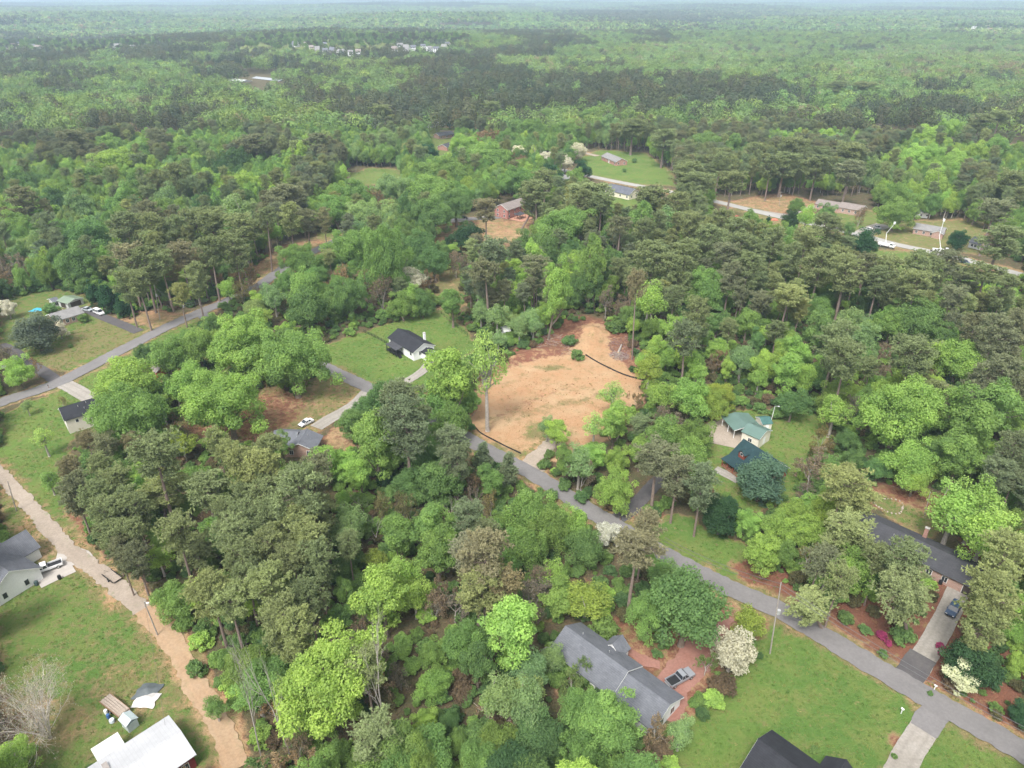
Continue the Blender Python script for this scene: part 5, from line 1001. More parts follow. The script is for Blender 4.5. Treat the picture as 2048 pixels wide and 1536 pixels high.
h = House('house', 'brick house with grey roof behind the parked cars and bucket truck', 'house', (1832, 446), (1893, 456), 9.0, 2.8, 4.6, BRK2, R_LG); h.row('f', 4, 1.5); h.section(h.L / 2 - 2, -4.5, 3, 5, 2.8, 4.0, BRK2, R_LG, across=True); h.row('r', 2, 1.5, m=2.2)
h = House('shed', 'long white shed with pale flat roof behind the brick house', 'shed', (1823, 418), (1862, 421), 7, 2.8, 3.6, WHITE, R_WHITE); h.row('f', 3, 1.5, .8, .8)
h = House('house', 'grey roofed house in the trees by the upper right lawn', 'house', (1948, 473), (1978, 480), 8.5, 2.7, 4.6, GREYW, R_GREY); h.row('f', 3, 1.5)
h = House('house', 'white mobile home at the edge of the far pine wood', 'house', (856, 247), (894, 240), 6.0, 2.8, 3.6, WHITE, R_WHITE); h.row('f', 4, 1.5)
h = House('house', 'low brick house with dark roof below the white mobile home', 'house', (872, 266), (903, 262), 9, 2.7, 4.6, BRK2, R_GREY); h.row('f', 3, 1.5)
h = House('house', 'dark roofed brick house beside the pale budding tree', 'house', (884, 289), (908, 282), 9, 2.7, 4.6, BRK, R_DARK); h.row('f', 3, 1.5)
h = House('house', 'house with red metal roof among light green trees', 'house', (730, 374), (742, 380), 7, 3, 4.6, WHITE, R_RED); h.row('f', 2, 1.6)
h = House('house', 'house with grey roof glimpsed above the dark road bend', 'house', (1112, 345), (1140, 352), 9, 2.8, 4.8, WHITE, R_LG); h.row('f', 3, 1.5)
h = House('house', 'low house with blue black roof tucked behind pines', 'house', (1672, 499), (1705, 505), 8.5, 2.7, 4.4, GREYW, R_DARK); h.row('f', 3, 1.5)
h = House('house', 'big cream house with steep brown gables behind the far oak', 'house', (1440, 204), (1476, 203), 12, 6, 10, mat('cream_siding', (.68, .62, .5)), R_BROWN); h.row('f', 3, 2); h.row('f', 3, 5)
h = House('house', 'cream house half hidden by pines above the pale road', 'house', (1370, 236), (1392, 240), 11, 4.5, 8, mat('cream_siding', (.68, .62, .5)), R_BROWN); h.row('f', 3, 2)
h = House('house', 'tan roofed house in the trees near the right edge', 'house', (2016, 322), (2044, 327), 10, 3.5, 6, CREAM, R_GREY); h.row('f', 3, 1.7)
h = House('barn', 'far barn with bright white metal roof in a clearing', 'barn', (466, 157), (494, 160), 16, 4, 5.6, GREYW, R_WHITE, simple=True); h.row('f', 4, 2, 2, 1.5)
h = House('barn', 'far long dark barn beside the white roofed barn', 'barn', (512, 153), (566, 159), 14, 4, 5.6, mat('dark_barn', (.1, .1, .11)), seam_mat('grey_metal', (.4, .42, .45)), simple=True); h.row('f', 6, 2, 2, 1.5)
h = House('house', 'white shed glimpsed between trunks behind the cleared lot', 'shed', (1004, 654), (1018, 652), 4, 2.3, 3.2, WHITE, R_WHITE); h.win('f', 0, 1.1, .9, 1.9, door=GREYW)
# far subdivision houses
fr = random.Random(9)
for (grp, spots), (_, _, _, _, HILLZ) in zip(FARH, HILLS):
    for i, (u, v) in enumerate(spots):
        dd = dist(u, v, 20) / F_PX; so = sorted(range(len(spots)), key=lambda j: spots[j][0]).index(i)
        hw = fr.uniform(4.5, 6.5) / dd; a = fr.choice([.12, -.1, .05])
        wc = fr.choice([WHITE, WHITE, CREAM, mat('cream_siding', (.68, .62, .5))]); rc = fr.choice([R_LG, R_BROWN, R_GREY])
        q = House('house', ('leftmost' if so == 0 else 'rightmost' if so == len(spots) - 1 else ['', 'second', 'third', 'fourth', 'fifth', 'sixth', 'seventh', 'eighth', 'ninth', 'tenth'][so] + ' from left') + ' of the ' + grp, 'house', (u - hw, v + a * hw * .2), (u + hw, v - a * hw * .2), fr.uniform(9, 12), fr.choice([5.5, 6, 3.5]), fr.uniform(8, 10), wc, rc, group=grp, simple=True, lift=HILLZ)
        q.e.location.z = HILLZ; q.row('f', 3, 2.0, 1.4, 1.6); q.row('f', 3, 4.8, 1.4, 1.4) if q.he > 5 else None; q.win('r', 0, 4.6 if q.he > 5 else 2, 1.4, 1.6); q.win('l', 0, 4.6 if q.he > 5 else 2, 1.4, 1.6)

# ------------------------------------------------------------------ vehicles
RUB = mat('tyre_rubber', (.015, .015, .016), .9); LAMP = mat('headlamp', (.7, .7, .68), .2); TAIL = mat('tail_lamp', (.35, .02, .02), .3)
def paint(n, c): return mat('paint_' + n, c, .28, .03, .5, spec=.6)
def wheels(e, xs, wd, r=.36, n=4):
    for x in xs:
        for sg in (-1, 1):
            t = MB().disc((x, sg * (wd / 2 - .1), r), r, .24, 14, 'y').build('wheel', RUB, e); MB().disc((x, sg * (wd / 2 + .025), r), r * .58, .03, 10, 'y').build('rim', METAL, t)
PX = lambda a, b, p: (a, p, b)
def frustum(x0, x1, z0, X0, X1, z1, w0, w1):
    m = MB(); m.v = [(x0, -w0 / 2, z0), (x1, -w0 / 2, z0), (x1, w0 / 2, z0), (x0, w0 / 2, z0), (X0, -w1 / 2, z1), (X1, -w1 / 2, z1), (X1, w1 / 2, z1), (X0, w1 / 2, z1)]
    m.f = [(3, 2, 1, 0), (4, 5, 6, 7), (0, 1, 5, 4), (1, 2, 6, 5), (2, 3, 7, 6), (3, 0, 4, 7)]; return m
def pillars(e, x0, x1, z0, X0, X1, z1, w0, w1, m, mids=(.5,)):
    for sg in (-1, 1):
        for f in (0., 1.) + tuple(mids):
            b = MB(); b.tube([(x0 + (x1 - x0) * f, sg * w0 / 2, z0), (X0 + (X1 - X0) * f, sg * w1 / 2, z1)], .05, 4); b.build('pillar', m, e)
def vehicle(nm, lab, cat, A, B, kind, col, L=None):
    """A: pixel of the nose, B: pixel of the tail (on the ground)"""
    a, b = at(*A, .5), at(*B, .5); c = (a + b) / 2; d = a - b; rz = math.atan2(d.y, d.x); e = empty(nm, (c.x, c.y, .12), rz, lab, cat); m = paint(*col)
    L = L or {'car': 4.6, 'suv': 4.7, 'van': 5.2, 'pickup': 5.7}[kind]; w = {'car': 1.8, 'suv': 1.88, 'van': 1.95, 'pickup': 1.98}[kind]; h = L / 2
    if kind == 'car': prof = [(-h, .35), (-h + .1, .3), (h - .1, .28), (h, .45), (h - .05, .68), (h - 1.2, .88), (-h + 1.0, .95), (-h + .05, .85)]; gh = (-h + .75, h - 1.25, .88, -h + 1.35, h - 2.1, 1.42)
    if kind == 'suv': prof = [(-h, .45), (h - .1, .4), (h, .6), (h - .05, .92), (h - 1.1, 1.05), (-h + .05, 1.08)]; gh = (-h + .12, h - 1.15, 1.04, -h + .4, h - 1.9, 1.68)
    if kind == 'van': prof = [(-h, .4), (h - .1, .38), (h, .55), (h - .05, .9), (h - .9, 1.15), (-h + .02, 1.15)]; gh = (-h + .05, h - .95, 1.12, -h + .15, h - 1.75, 2.0)
    if kind == 'pickup': prof = [(-h, .55), (h - .1, .5), (h, .7), (h - .05, 1.05), (h - 1.35, 1.15), (-.35, 1.15), (-.35, .75), (-h, .75)]; gh = (-.35, h - 1.4, 1.12, -.15, h - 2.15, 1.82)
    body = MB().prism(prof, -w / 2, w / 2, PX); bo = body.build('body', m, e); bv = bo.modifiers.new('bevel', 'BEVEL'); bv.width = .07; bv.segments = 2
    w1 = w * .8; frustum(*gh, w - .08, w1).build('windows', GLASS, e)
    MB().box(((gh[3] + gh[4]) / 2, 0, gh[5] + .03), (gh[4] - gh[3] + .04, w1 + .04, .07)).build('roof', m, e); pillars(e, *gh, w - .06, w1 + .02, m, (.5,) if kind != 'van' else (.35, .65))
    wheels(e, (-h + .95, h - .95), w, .33 if kind == 'car' else .38)
    if kind == 'pickup':
        for sg in (-1, 1): MB().box((-h / 2 - .18, sg * (w / 2 - .05), .95), (h - .36, .1, .42)).build('bed_side', m, e)
        MB().box((-h + .04, 0, .95), (.08, w - .2, .42)).build('tailgate', m, e); MB().box((-h / 2 - .18, 0, .79), (h - .45, w - .22, .03)).build('bed_liner', BLACKM, e)
    for sg in (-1, 1):
        MB().box((h - .06, sg * (w / 2 - .3), .72 if kind != 'pickup' else .85), (.1, .35, .16)).build('headlight', LAMP, e); MB().box((-h + .02, sg * (w / 2 - .16), .78 if kind == 'car' else .88), (.06, .2, .2)).build('taillight', TAIL, e)
        MB().box((gh[1] - .15, sg * (w / 2 + .06), gh[2] + .12), (.12, .18, .13)).build('mirror', m, e)
    MB().box((h - .02, 0, .5), (.14, w - .2, .18)).build('bumper', BLACKM if kind != 'van' else m, e); MB().box((-h + .02, 0, .5), (.14, w - .2, .18)).build('bumper', METAL if kind == 'pickup' else BLACKM, e)
    return e
vehicle('pickup_truck', 'white pickup truck parked beside the white gabled house', 'pickup truck', (68, 1146), (118, 1128), 'pickup', ('white', (.75, .75, .75)), 6.2)
v_ = vehicle('pickup_truck', 'grey pickup truck on the red gravel drive', 'pickup truck', (1377, 1348), (1342, 1367), 'pickup', ('grey', (.25, .26, .28)))
vehicle('car', 'dark blue estate car in front of the open garage', 'car', (1897, 1234), (1916, 1206), 'suv', ('blue', (.04, .07, .13)))
vehicle('car', 'white car parked beside the grey roofed house', 'car', (602, 851), (622, 841), 'car', ('white', (.75, .75, .75)))
vehicle('van', 'white van on the dark driveway of the brick ranch house', 'van', (208, 630), (188, 622), 'van', ('white', (.75, .75, .75)))
vehicle('car', 'silver car parked behind the white van', 'car', (182, 621), (168, 618), 'car', ('silver', (.42, .45, .47)))
vehicle('car', 'white car on the pale parking apron', 'car', (1730, 461), (1745, 457), 'car', ('white', (.75, .75, .75)))
vehicle('car', 'silver car beside the white car on the parking apron', 'car', (1762, 458), (1748, 453), 'car', ('silver', (.42, .45, .47)))
vehicle('car', 'dark teal car driving on the pale road', 'car', (1937, 528), (1920, 522), 'suv', ('teal', (.02, .05, .06)))
vehicle('car', 'dark estate car in the shade beside the red brick house', 'car', (996, 488), (982, 485), 'suv', ('dark', (.03, .04, .05)))
vehicle('car', 'black car parked on the drive of the red brick house', 'car', (935, 436), (920, 435), 'car', ('black', (.012, .012, .014)))
vehicle('car', 'pale car under the pines beside the upper road', 'car', (1412, 406), (1398, 402), 'car', ('silver', (.42, .45, .47)))
def bucket_truck(lab, A, B, up, elbow):
    a, b = at(*A), at(*B); c = (a + b) / 2; d = a - b; e = empty('bucket_truck', (c.x, c.y, .12), math.atan2(d.y, d.x), lab, 'truck'); m = paint('white', (.75, .75, .75)); h = 4.0
    MB().prism([(h - 2.2, .7), (h, .7), (h, 1.5), (h - .6, 1.7), (h - 1.0, 2.5), (h - 2.2, 2.5)], -1.1, 1.1, PX).build('cab', m, e); frustum(h - 2.0, h - .6, 1.75, h - 1.95, h - .95, 2.35, 2.24, 2.22).build('windows', GLASS, e)
    MB().box((-.9, 0, .75), (2 * h - .4, .9, .25)).build('chassis', BLACKM, e); MB().box((-1.2, 0, 1.3), (5.2, 2.2, .9)).build('utility_body', m, e); wheels(e, (-2.2, h - 1.1), 2.3, .48)
    MB().disc((-.6, 0, 2.1), .4, .8, 12).build('turntable', m, e); k = Vector(elbow); t = Vector(up)
    MB().tube([(-.6, 0, 2.4), tuple(k)], [.17, .14], 6).build('boom', m, e); MB().tube([tuple(k), tuple(t)], [.17, .13], 6).build('upper_boom', m, e); MB().box((t.x, t.y, t.z + .3), (.8, .8, 1.1)).build('bucket', m, e)
    for sg in (-1, 1): MB().box((h + .01, sg * .8, 1.0), (.06, .3, .2)).build('headlight', LAMP, e)
bucket_truck('white bucket truck with raised boom beside the dark evergreen bush', (1783, 497), (1760, 492), (1.2, 0, 12.0), (-1.5, .6, 6.5))
bucket_truck('white bucket truck with raised boom in front of the brick house', (1900, 508), (1862, 504), (-2.6, 0, 15.5), (-2.5, .5, 8.0))
def trailer(lab, A, B, load):
    a, b = at(*A), at(*B); c = (a + b) / 2; d = a - b; e = empty('trailer', (c.x, c.y, .1), math.atan2(d.y, d.x), lab, 'trailer'); L = max(3.6, d.length)
    for i in range(7): MB().box((0, -.84 + i * .28, .62), (L, .26, .05)).build('plank', GREYWOOD, e)
    MB().box((0, 0, .53), (L - .1, 1.7, .1)).build('frame', BLACKM, e); MB().tube([(L / 2, .5, .5), (L / 2 + 1.2, 0, .5), (L / 2, -.5, .5)], .05, 5).build('tongue', BLACKM, e); wheels(e, (-.2,), 2.2, .33)
    for sg in (-1, 1): MB().box((0, sg * 1.0, .85), (L, .06, .35)).build('side_rail', WOOD if load else BLACKM, e)
    return e, c, math.atan2(d.y, d.x), L
trailer('empty flatbed trailer parked on the gravel track', (215, 1150), (236, 1166), False)
e, c, rz, L = trailer('old wooden trailer loaded with weathered boards', (212, 1402), (252, 1434), True)
for i in range(9):
    q = Vector((0, -.8 + (i % 5) * .4, .83 + .12 * (i // 5))); q.rotate(Matrix.Rotation(rz, 3, 'Z')); o = MB().box((0, 0, 0), (L * .94, .34, .1)).build('timber_board', GREYWOOD); o.location = (c.x + q.x, c.y + q.y, q.z + .1); o.rotation_euler = (0, 0, rz + .02 * (i % 3 - 1))
    tag(o, 'weathered board stacked on the old wooden trailer', 'board', 'weathered boards on the trailer')

# ------------------------------------------------------------------ poles, wires, fences
POLEM = mat('pole_wood', (.3, .265, .235), .9, .2, 2); WIRE = mat('wire', (.12, .12, .12), .6)
POLETOP = {}
def pole(key, lab, base, top, arm=0., trans=False, h=None, r=.14, lamp=False, armdir=None, m=None):
    b = at(*base); H = h or max(3, up_at(top[0], top[1], b)); e = empty('utility_pole' if not lamp else 'lamp_post', b, 0, lab, 'pole')
    x = ((top[0] - 1024) / F_PX) * (b.y * CP - (H - CAM_H) * SP) - b.x; x = max(-1.2, min(1.2, x))
    MB().tube([(0, 0, -.2), (x, 0, H)], [r, r * .65], 8).build('pole', m or POLEM, e); POLETOP[key] = Vector((b.x + x, b.y, H - .3))
    if arm:
        q = armdir or 0; dx, dy = math.cos(q), math.sin(q); MB().tube([(x - dx * arm / 2, -dy * arm / 2, H - .5), (x + dx * arm / 2, dy * arm / 2, H - .5)], .07, 4).build('crossarm', POLEM, e)
        for s in (-.45, 0, .45): MB().disc((x + dx * arm * s, dy * arm * s, H - .35), .06, .2, 8).build('insulator', STONE, e)
    if trans: MB().disc((x * .6 + .4, 0, H * trans), .32, 1.0, 10).build('transformer', METAL, e)
    if lamp: MB().tube([(x, 0, H), (x + .8, -.4, H + .15)], .04, 5).build('bracket', METAL, e); MB().box((x + .9, -.45, H + .12), (.5, .25, .14)).build('lamp_head', WHITE, e)
    return e
pole('a', 'tall utility pole with transformer beside the left road', (320, 640), (310, 571), 0, .72); pole('b', 'shorter utility pole with crossarm beside the left road', (369, 637), (364, 607), 2.2, .8)
pole('c', 'utility pole with transformer at the road edge on the lower right', (1540, 1307), (1562, 1165), 0, .6, r=.15); pole('d', 'leaning utility pole with lamp beside the dirt track', (316, 1271), (288, 1203), 0, 0, lamp=True)
pole('e', 'thin utility pole beside the gravel track', (33, 1022), (15, 962), 0); pole('f', 'utility pole in front of the long brick ranch house', (1558, 412), (1562, 383), 2.0, .7); pole('g', 'white lamp post behind the small cream shed', (1541, 846), (1550, 812), lamp=True, m=WHITE, r=.09)
pole('h', 'clothesline post on the red straw bed', (1849, 1031), (1861, 984), 0, r=.09, m=METAL); pole('i', 'clothesline post beside the brown tree', (1721, 972), (1728, 950), 0, r=.09, m=METAL); pole('j', 'tall thin mast standing in the far pine wood', (896, 222), (895, 176), 0, r=.3, m=METAL)
pole('k', 'bare utility pole among the pines behind the cleared lot', (1202, 473), (1203, 428), 1.8)
for i, (u, v) in enumerate(((205, 86), (520, 84), (362, 84), (80, 86))): pole('t%d' % i, ['first', 'second', 'third', 'fourth'][[1, 3, 2, 0][i]] + ' far power line pylon from the left edge', (u, v + 2), (u, v - 14), 14, r=.7, m=METAL)
def wires(lab, a, b, offs=((0, 0, 0),), sag=.9, r=.045):
    A, B = POLETOP[a] if isinstance(a, str) else a, POLETOP[b] if isinstance(b, str) else b; e = empty('power_line', tuple((A + B) / 2), 0, lab, 'wire')
    for o in offs:
        pts = [tuple(A.lerp(B, s / 10) + Vector(o) - (A + B) / 2 - Vector((0, 0, sag * 4 * (s / 10) * (1 - s / 10)))) for s in range(11)]; MB().tube(pts, r, 3).build('wire', WIRE, e)
wires('wires between the two poles on the left road', 'a', 'b', ((0, 0, 0), (.3, 0, -.9))); wires('wires from the left road pole into the pines', 'b', at(440, 585, 8), ((0, 0, 0), (0, 0, -.8)))
wires('overhead wires following the lower right road', 'c', at(2100, 1480, 9), ((0, 0, 0), (0, 0, -1.0)), 1.2); wires('overhead wires running up the road from the lower right pole', 'c', at(1330, 1075, 9), ((0, 0, 0), (0, 0, -1.0)), 1.0)
wires('slack clothesline between its two posts', 'h', 'i', ((0, 0, 0),), .8, .02); wires('service wire from the leaning pole to the barn', 'd', at(330, 1450, 3.5), ((0, 0, 0),), .6, .02)
for n_, a_, b_ in (('between the first and second far pylons', 't3', 't0'), ('between the second and third far pylons', 't0', 't2'), ('between the third and fourth far pylons', 't2', 't1')): wires('power lines ' + n_, a_, b_, ((0, 0, 0), (6, 0, 0), (-6, 0, 0)), 5, .16)
wires('power lines running right from the fourth far pylon', 't1', at(900, 66, 16), ((0, 0, 0), (6, 0, 0)), 6, .16)
def fence(nm, lab, px, h, step, post_m, rail_m, fabric=None, rails=(.5, .95), pr=.04):
    L = smooth_path([at(*p)[:2] for p in px], step); c = L.mean(0); e = empty(nm, (c[0], c[1], 0), 0, lab, 'fence')
    D = L - c; z = land_z(L[:, 0], L[:, 1])
    for i in range(len(D)): MB().box((D[i, 0], D[i, 1], z[i] + h / 2), (pr * 2, pr * 2, h + .05)).build('post', post_m, e)
    if fabric:
        m = MB(); off = np.stack([np.gradient(D[:, 1]), -np.gradient(D[:, 0])], 1); off = unit(off) * .02
        for i in range(len(D)):
            s = .06 * math.sin(i * 1.7)
            for sg in (-1, 1): m.v += [(D[i, 0] + off[i, 0] * sg, D[i, 1] + off[i, 1] * sg, z[i] - .02), (D[i, 0] + off[i, 0] * sg + s, D[i, 1] + off[i, 1] * sg, z[i] + h * .92)]
        for i in range(len(D) - 1):
            k = i * 4; m.f += [(k, k + 4, k + 5, k + 1), (k + 3, k + 7, k + 6, k + 2), (k + 1, k + 5, k + 7, k + 3), (k, k + 2, k + 6, k + 4)]
        m.build('fabric', fabric, e)
    else:
        for f in rails:
            for i in range(len(D) - 1): MB().tube([(D[i, 0], D[i, 1], h * f), (D[i + 1, 0], D[i + 1, 1], h * f)], .03, 4).build('rail', rail_m, e)
SILT = mat('silt_fabric', (.03, .028, .028), .9)
fence('silt_fence', 'black silt fence along the back of the cleared lot', [(1171, 711), (1200, 728), (1235, 745), (1262, 755), (1300, 764)], .6, 2.2, WOOD, None, SILT); fence('silt_fence', 'black silt fence between the road and the cleared lot', [(948, 852), (960, 866), (985, 880), (1010, 893), (1042, 908)], .55, 2.2, WOOD, None, SILT)
fence('yard_fence', 'short black rail fence left of the white house', [(728, 665), (750, 675), (774, 688)], 1.2, 1.6, BLACKM, BLACKM, rails=(.15, .35, .55, .75, .95)); fence('yard_fence', 'black wire fence behind the white house', [(655, 672), (735, 648), (800, 634), (868, 622), (900, 645), (935, 672)], 1.2, 2.4, BLACKM, BLACKM)
fence('yard_fence', 'pale rail fence below the red brick house', [(880, 500), (900, 503), (915, 508)], 1.1, 2.2, WHITE, WHITE, rails=(.3, .6, .95))

# ------------------------------------------------------------------ small things
def heap(nm, lab, cat, u, v, n, R, H, mats, stick=(.04, 1.2), part='stick', seed=1):
    q = random.Random(seed); p = at(u, v); e = empty(nm, p, 0, lab, cat)
    for k, m in enumerate(mats):
        b = MB()
        for i in range(n // len(mats)):
            a, r_ = q.random() * 6.28, R * q.random() ** .6; z = H * (1 - r_ / R) * q.random() + .08; d = Vector((q.gauss(0, 1), q.gauss(0, 1), q.gauss(0, .25))).normalized() * stick[1] * q.uniform(.4, 1); c = Vector((math.cos(a) * r_, math.sin(a) * r_, z))
            b.tube([tuple(c - d / 2), tuple(c + d / 2)], [stick[0], stick[0] * .5], 4)
        tag(b.build(part + 's', m, e), kind='stuff')
    z = land_z(np.array([p.x]), np.array([p.y]))[0]; e.location.z = z
VIOLET = mat('cut_brush', (.25, .16, .15), .95, .3, 2); PALEW = mat('fresh_cut_wood', (.62, .42, .24), .85, .15, 3)
heap('brush_pile', 'purple brown brush pile behind the cleared lot left of the tan mound', 'brush pile', 1110, 690, 400, 9, 1.0, [VIOLET, GREYWOOD, WOOD], (.06, 2.4)); heap('brush_pile', 'brown brush pile right of the tan mound', 'brush pile', 1245, 690, 300, 7, .9, [VIOLET, WOOD], (.06, 2.2), seed=2)
heap('brush_pile', 'brush pile with pale logs beside the black silt fence', 'brush pile', 1238, 712, 160, 3.5, .8, [GREYWOOD, VIOLET], (.09, 2.6), seed=3); heap('brush_pile', 'tangle of dead branches beside the bare shrub at the lower left', 'brush pile', 25, 1470, 260, 4.5, .7, [WOOD, GREYWOOD], (.05, 2.2), seed=4); heap('brush_pile', 'dead branches under the fallen trunk in the lower wood', 'brush pile', 985, 1440, 160, 4, .8, [GREYWOOD, WOOD], (.06, 2.4), seed=5)
def log(lab, A, B, r, m=None, grp=None):
    a, b = at(*A, r), at(*B, r); c = (a + b) / 2; o = empty('log', (c.x, c.y, 0), 0, lab, 'log', grp); d = a - c
    MB().tube([tuple(d + Vector((0, 0, r))), tuple(-d + Vector((0, 0, r)))], [r, r * .8], 8).build('bark', m or BARK_G, o)
    for sg, k in ((1, 1), (-1, .8)): e_ = d * sg + Vector((0, 0, r)); MB().tube([tuple(e_ * .999), tuple(e_ + d.normalized() * sg * .03)], r * k * .93, 8).build('cut_end', PALEW, o)
for i, (u, v) in enumerate(((963, 1478), (970, 1473), (976, 1471), (966, 1471), (958, 1472))): log('short cut log with pale end in the log pile of the lower wood', (u, v), (u + 5, v - 8), .3, BARK, 'cut logs in the lower wood')
log('long grey fallen trunk pointing at the cut logs', (935, 1490), (958, 1466), .28); log('long trunk lying in the wood left of the grey house', (962, 1400), (985, 1345), .4, BARK); log('broken pale trunk lying on the brush behind the lot', (1236, 706), (1243, 690), .4)
def barrel(lab, u, v, m, r=.3, h=.9, g=None):
    o = empty('barrel', at(u, v), 0, lab, 'barrel', g); MB().tube([(0, 0, 0), (0, 0, .08), (0, 0, h * .5), (0, 0, h - .08), (0, 0, h)], [r * .9, r, r * 1.06, r, r * .9], 12).build('drum', m, o); MB().disc((0, 0, h + .015), r * .85, .03, 12).build('lid', m, o); MB().disc((0, 0, h * .33), r * 1.07, .04, 12).build('hoop', m, o)
BLUEP = mat('blue_plastic', (.05, .12, .3), .45); barrel('blue barrel beside the old wooden trailer', 218, 1436, BLUEP); barrel('white barrel beside the blue barrel', 213, 1427, WHITE); barrel('pale grey drum with lid nearest the metal roofed barn', 225, 1444, mat('pale_drum', (.55, .6, .66)), .45, .7)
barrel('black bin beside the white gabled house', 120, 1158, BLACKM, .35, 1.0); barrel('dark bin beside the black bin', 74, 1170, mat('dark_bin', (.06, .09, .09)), .4, 1.0); barrel('black bin beside the open garage door', 1880, 1168, BLACKM, .35, 1.0)
def tarp(lab, u, v, R, m, seed, cat='tarp'):
    q = np.random.default_rng(seed); n = 13; g = np.linspace(-1, 1, n); X, Y = np.meshgrid(g, g); Z = .15 + .7 * np.clip(1 - np.hypot(X, Y), 0, 1) + .45 * vnoise(X, Y, .35, seed) * (1 - .6 * np.hypot(X, Y)); s = 1 + .35 * (vnoise(np.arctan2(X, Y), X * 0, .5, seed) - .5)
    V = np.stack([X * R * s + Y * .3, Y * R * s * .8, np.clip(Z, .04, 3)], -1).reshape(-1, 3); I = (np.arange(n - 1)[:, None] * n + np.arange(n - 1)[None]).ravel(); Q = np.stack([I, I + 1, I + 1 + n, I + n], 1); Vb = V.copy(); Vb[:, 2] -= .03
    o = link('tarp', np_mesh('tarp', np.vstack([V, Vb]), np.vstack([Q, Q[:, ::-1] + n * n]), m)); o.location = at(u, v); tag(o, lab, cat)
tarp('crumpled dark grey tarpaulin heap beside the dirt track', 296, 1384, 2.0, mat('dark_tarp', (.1, .115, .12), .6), 3); tarp('crumpled white sheet beside the dark tarpaulin', 294, 1402, 1.9, mat('pale_tarp', (.6, .57, .55), .7), 5); tarp('bright blue tarpaulin behind the brick ranch house', 75, 621, 2.2, mat('blue_tarp', (.05, .36, .5), .5), 7); tarp('pale tarpaulin at the left edge beside the drive', 5, 733, 2.4, mat('pale_tarp', (.6, .57, .55), .7), 9)
o = empty('greenhouse', at(262, 1452), -.6, 'small glazed lean-to shed beside the metal roofed barn', 'greenhouse'); MB().box((0, 0, .9), (2.2, 1.8, 1.8)).build('wall', mat('pale_glazing', (.45, .52, .53), .3), o); MB().prism([(-1.1, 1.85), (0, 2.5), (1.1, 1.85), (1.1, 1.93), (0, 2.58), (-1.1, 1.93)], -1.25, 1.25, lambda a, b, p: (p, a, b)).build('roof', mat('pale_glazing', (.45, .52, .53), .3), o)
for i in range(4): MB().box((-.9 + i * .6, -.92, .95), (.06, .05, 1.7)).build('glazing_bar', WHITE, o)
# stone ring flower bed
bed = at(1779, 1011); q = random.Random(4)
for i in range(24):
    a = i / 24 * 6.283; r_ = 2.9 + .35 * math.sin(a * 3); s = q.uniform(.14, .34); bm = bmesh.new(); bmesh.ops.create_icosphere(bm, subdivisions=1, radius=s)
    for v in bm.verts: v.co = v.co * q.uniform(.8, 1.2); v.co.z *= .6
    me = bpy.data.meshes.new('stone'); bm.to_mesh(me); bm.free(); me.materials.append(STONE); o = link('stone', me); o.location = (bed.x + math.cos(a) * r_ * 1.15, bed.y + math.sin(a) * r_, .1); tag(o, 'pale stone edging the round flower bed', 'stone', 'stones round the flower bed')
def mailbox(lab, u, v, m, pm):
    o = empty('mailbox', at(u, v), .6, lab, 'mailbox'); MB().box((0, 0, .55), (.12, .12, 1.1)).build('post', pm, o); MB().box((0, 0, 1.2), (.25, .5, .22)).build('box', m, o)
mailbox('brown mailbox at the dark drive', 1240, 1042, DARKDOOR_SHADE, WOOD); mailbox('white mailbox beside the pale concrete driveway', 1802, 1427, WHITE, WHITE); mailbox('white mailbox opposite the dark asphalt apron', 1868, 1380, WHITE, WHITE); mailbox('mailbox at the left road', 98, 777, BLACKM, WOOD)
# pink azaleas and blossoms are shrubs with their own colour
for u, v, w, lab in ((1763, 1270, 22, 'large pink azalea in the red straw bed'), (1777, 1286, 15, 'small pink azalea beside the large pink azalea'), (1880, 1291, 17, 'pink azalea on the right edge of the concrete driveway'), (1882, 1308, 12, 'small pink azalea below the driveway edge azalea')):
    add_tree('s2', u, v, w); T = TREES[-1]; place_tree(T); T['label'] = lab
    for c in T['obj'].children:
        if c.name.startswith('crown'): c.color = (.42, .08, .2, 1)
for u, v, lab in ((1391, 433, 'clipped conical shrub left of the pair on the dry lawn'), (1506, 437, 'left clipped conical shrub beside the upper road'), (1537, 444, 'right clipped conical shrub beside the upper road')):
    add_tree('c3', u, v - 4, 10); T = TREES[-1]; place_tree(T); T['label'] = lab
mp_ = mat('red_hay', (.5, .16, .1), .9)
for u, v, lab in ((1472, 434, 'orange red heap on the dry lawn left of the clipped shrubs'), (1548, 440, 'red mound beside the right clipped shrub')): tarp(lab, u, v, 2.2, mp_, 11, 'heap')

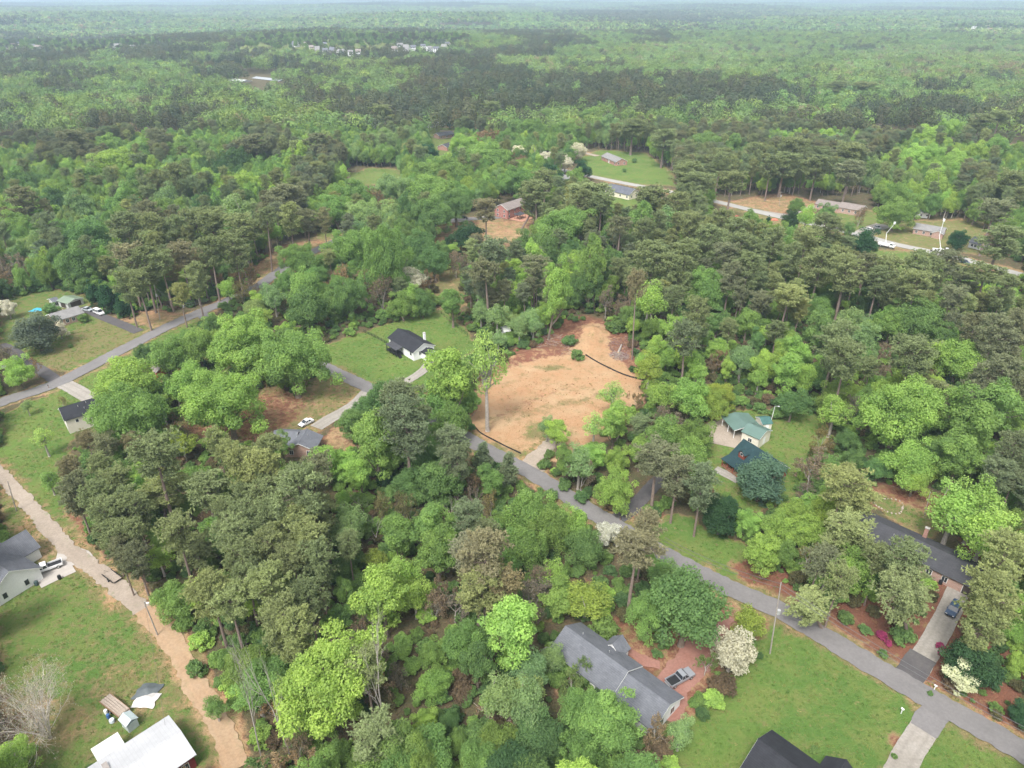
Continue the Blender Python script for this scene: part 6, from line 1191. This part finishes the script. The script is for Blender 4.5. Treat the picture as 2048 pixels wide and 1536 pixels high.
# ------------------------------------------------------------------ labels of the trees: colour and kind, then what they stand beside
MARKS = [('the white house with black roof', 828, 690), ('the cleared lot', 1090, 800), ('the red log cabin', 1515, 920), ('the long grey roofed house', 1230, 1340), ('the grey pickup', 1360, 1355), ('the white pickup', 92, 1135), ('the beige house', 150, 830), ('the metal roofed barn', 290, 1500), ('the white van', 198, 626), ('the brick ranch house', 130, 630), ('the house with yellow green tree', 620, 880),
 ('the flatbed trailer', 225, 1157), ('the blue car', 1907, 1220), ('the charcoal roofed ranch', 1860, 1090), ('the lower right pole', 1545, 1290), ('the black roofed corner house', 1580, 1500), ('the tan mound', 1182, 665), ('the red brick house', 1020, 420), ('the cream house', 1245, 385), ('the far brick ranch', 1230, 315), ('the long brick ranch', 1680, 415), ('the parked cars', 1745, 457), ('the raised booms', 1830, 495), ('the dark teal car', 1928, 525),
 ('the white mobile home', 875, 250), ('the tall left pole', 318, 620), ('the cut logs', 968, 1475), ('the stone ring', 1779, 1011), ('the green carport', 1485, 840), ('the silt fence by the road', 1000, 885), ('the far barns', 515, 160), ('the gravel track', 60, 1012), ('the dirt track', 400, 1390), ('the road junction', 745, 780), ('the rock bed', 1779, 1011), ('the white shed in the trees', 1010, 655), ('the red roofed house', 736, 378)]
CW = {'1': 'yellow green', '2': 'fresh green', '3': 'mid green', '4': 'deep green', '5': 'pale olive', '6': 'pale yellow', '7': 'golden green'}; PW = {'1': 'grey brown', '2': 'olive green', '3': 'blue grey', '4': 'rusty brown', '5': 'pale olive'}
KW = {'o': 'round tree', 'O': 'great spreading tree', 'l': 'tall tree', 'a': 'airy tree', 'w': 'feathery tree', 'm': 'dense evergreen', 'c': 'cone shaped evergreen', 'p': 'pine', 'q': 'young pine', 'b': 'leafless tree', 'B': 'big leafless shrub', 't': 'budding tree', 'f': 'blossom tree', 's': 'shrub'}
CATW = {'p': 'pine tree', 'q': 'pine tree', 's': 'shrub'}
ORD = ['', 'second', 'third', 'fourth', 'fifth', 'sixth', 'seventh', 'eighth', 'ninth', 'tenth', 'eleventh', 'twelfth', 'thirteenth', 'fourteenth', 'fifteenth', 'sixteenth', 'seventeenth', 'eighteenth']
groups_ = {}
for T in TREES:
    k0, t0 = T['code'][0], T['code'][1]; col = PW[t0] if k0 in 'pq' else {'m': 'dark green', 'c': 'dark green', 'b': 'grey', 'B': 'grey', 't': 'tan', 'f': 'white'}.get(k0) or CW.get(t0, 'green')
    d = sorted((math.hypot(T['u'] - m[1], (T['v'] - m[2]) * 1.15), m) for m in MARKS)[0]; dx, dy = T['u'] - d[1][1], T['v'] - d[1][2]
    side = ('right of' if dx > 0 else 'left of') if abs(dx) > abs(dy) else ('below' if dy > 0 else 'above')
    T['phr'] = '%s %s %s %s' % (col, KW[k0], side, d[1][0]); T['d'] = d[0]; groups_.setdefault(T['phr'], []).append(T)
for ph, L in groups_.items():
    L.sort(key=lambda t: t['d'])
    for i, T in enumerate(L): T['lab'] = ph if len(L) == 1 else ('nearest ' + ph if i == 0 else ORD[min(i, 17)] + ' nearest ' + ph)
for T in TREES:
    k0 = T['code'][0]; tag(T['obj'], T.get('label') or T['lab'], CATW.get(k0, 'tree'), {'p': 'pine trees', 'q': 'pine trees', 's': 'garden and edge shrubs', 'f': 'white blossom trees', 'b': 'leafless trees', 'B': 'leafless trees', 't': 'budding trees', 'm': 'evergreen trees', 'c': 'evergreen trees'}.get(k0, 'broadleaf trees'))
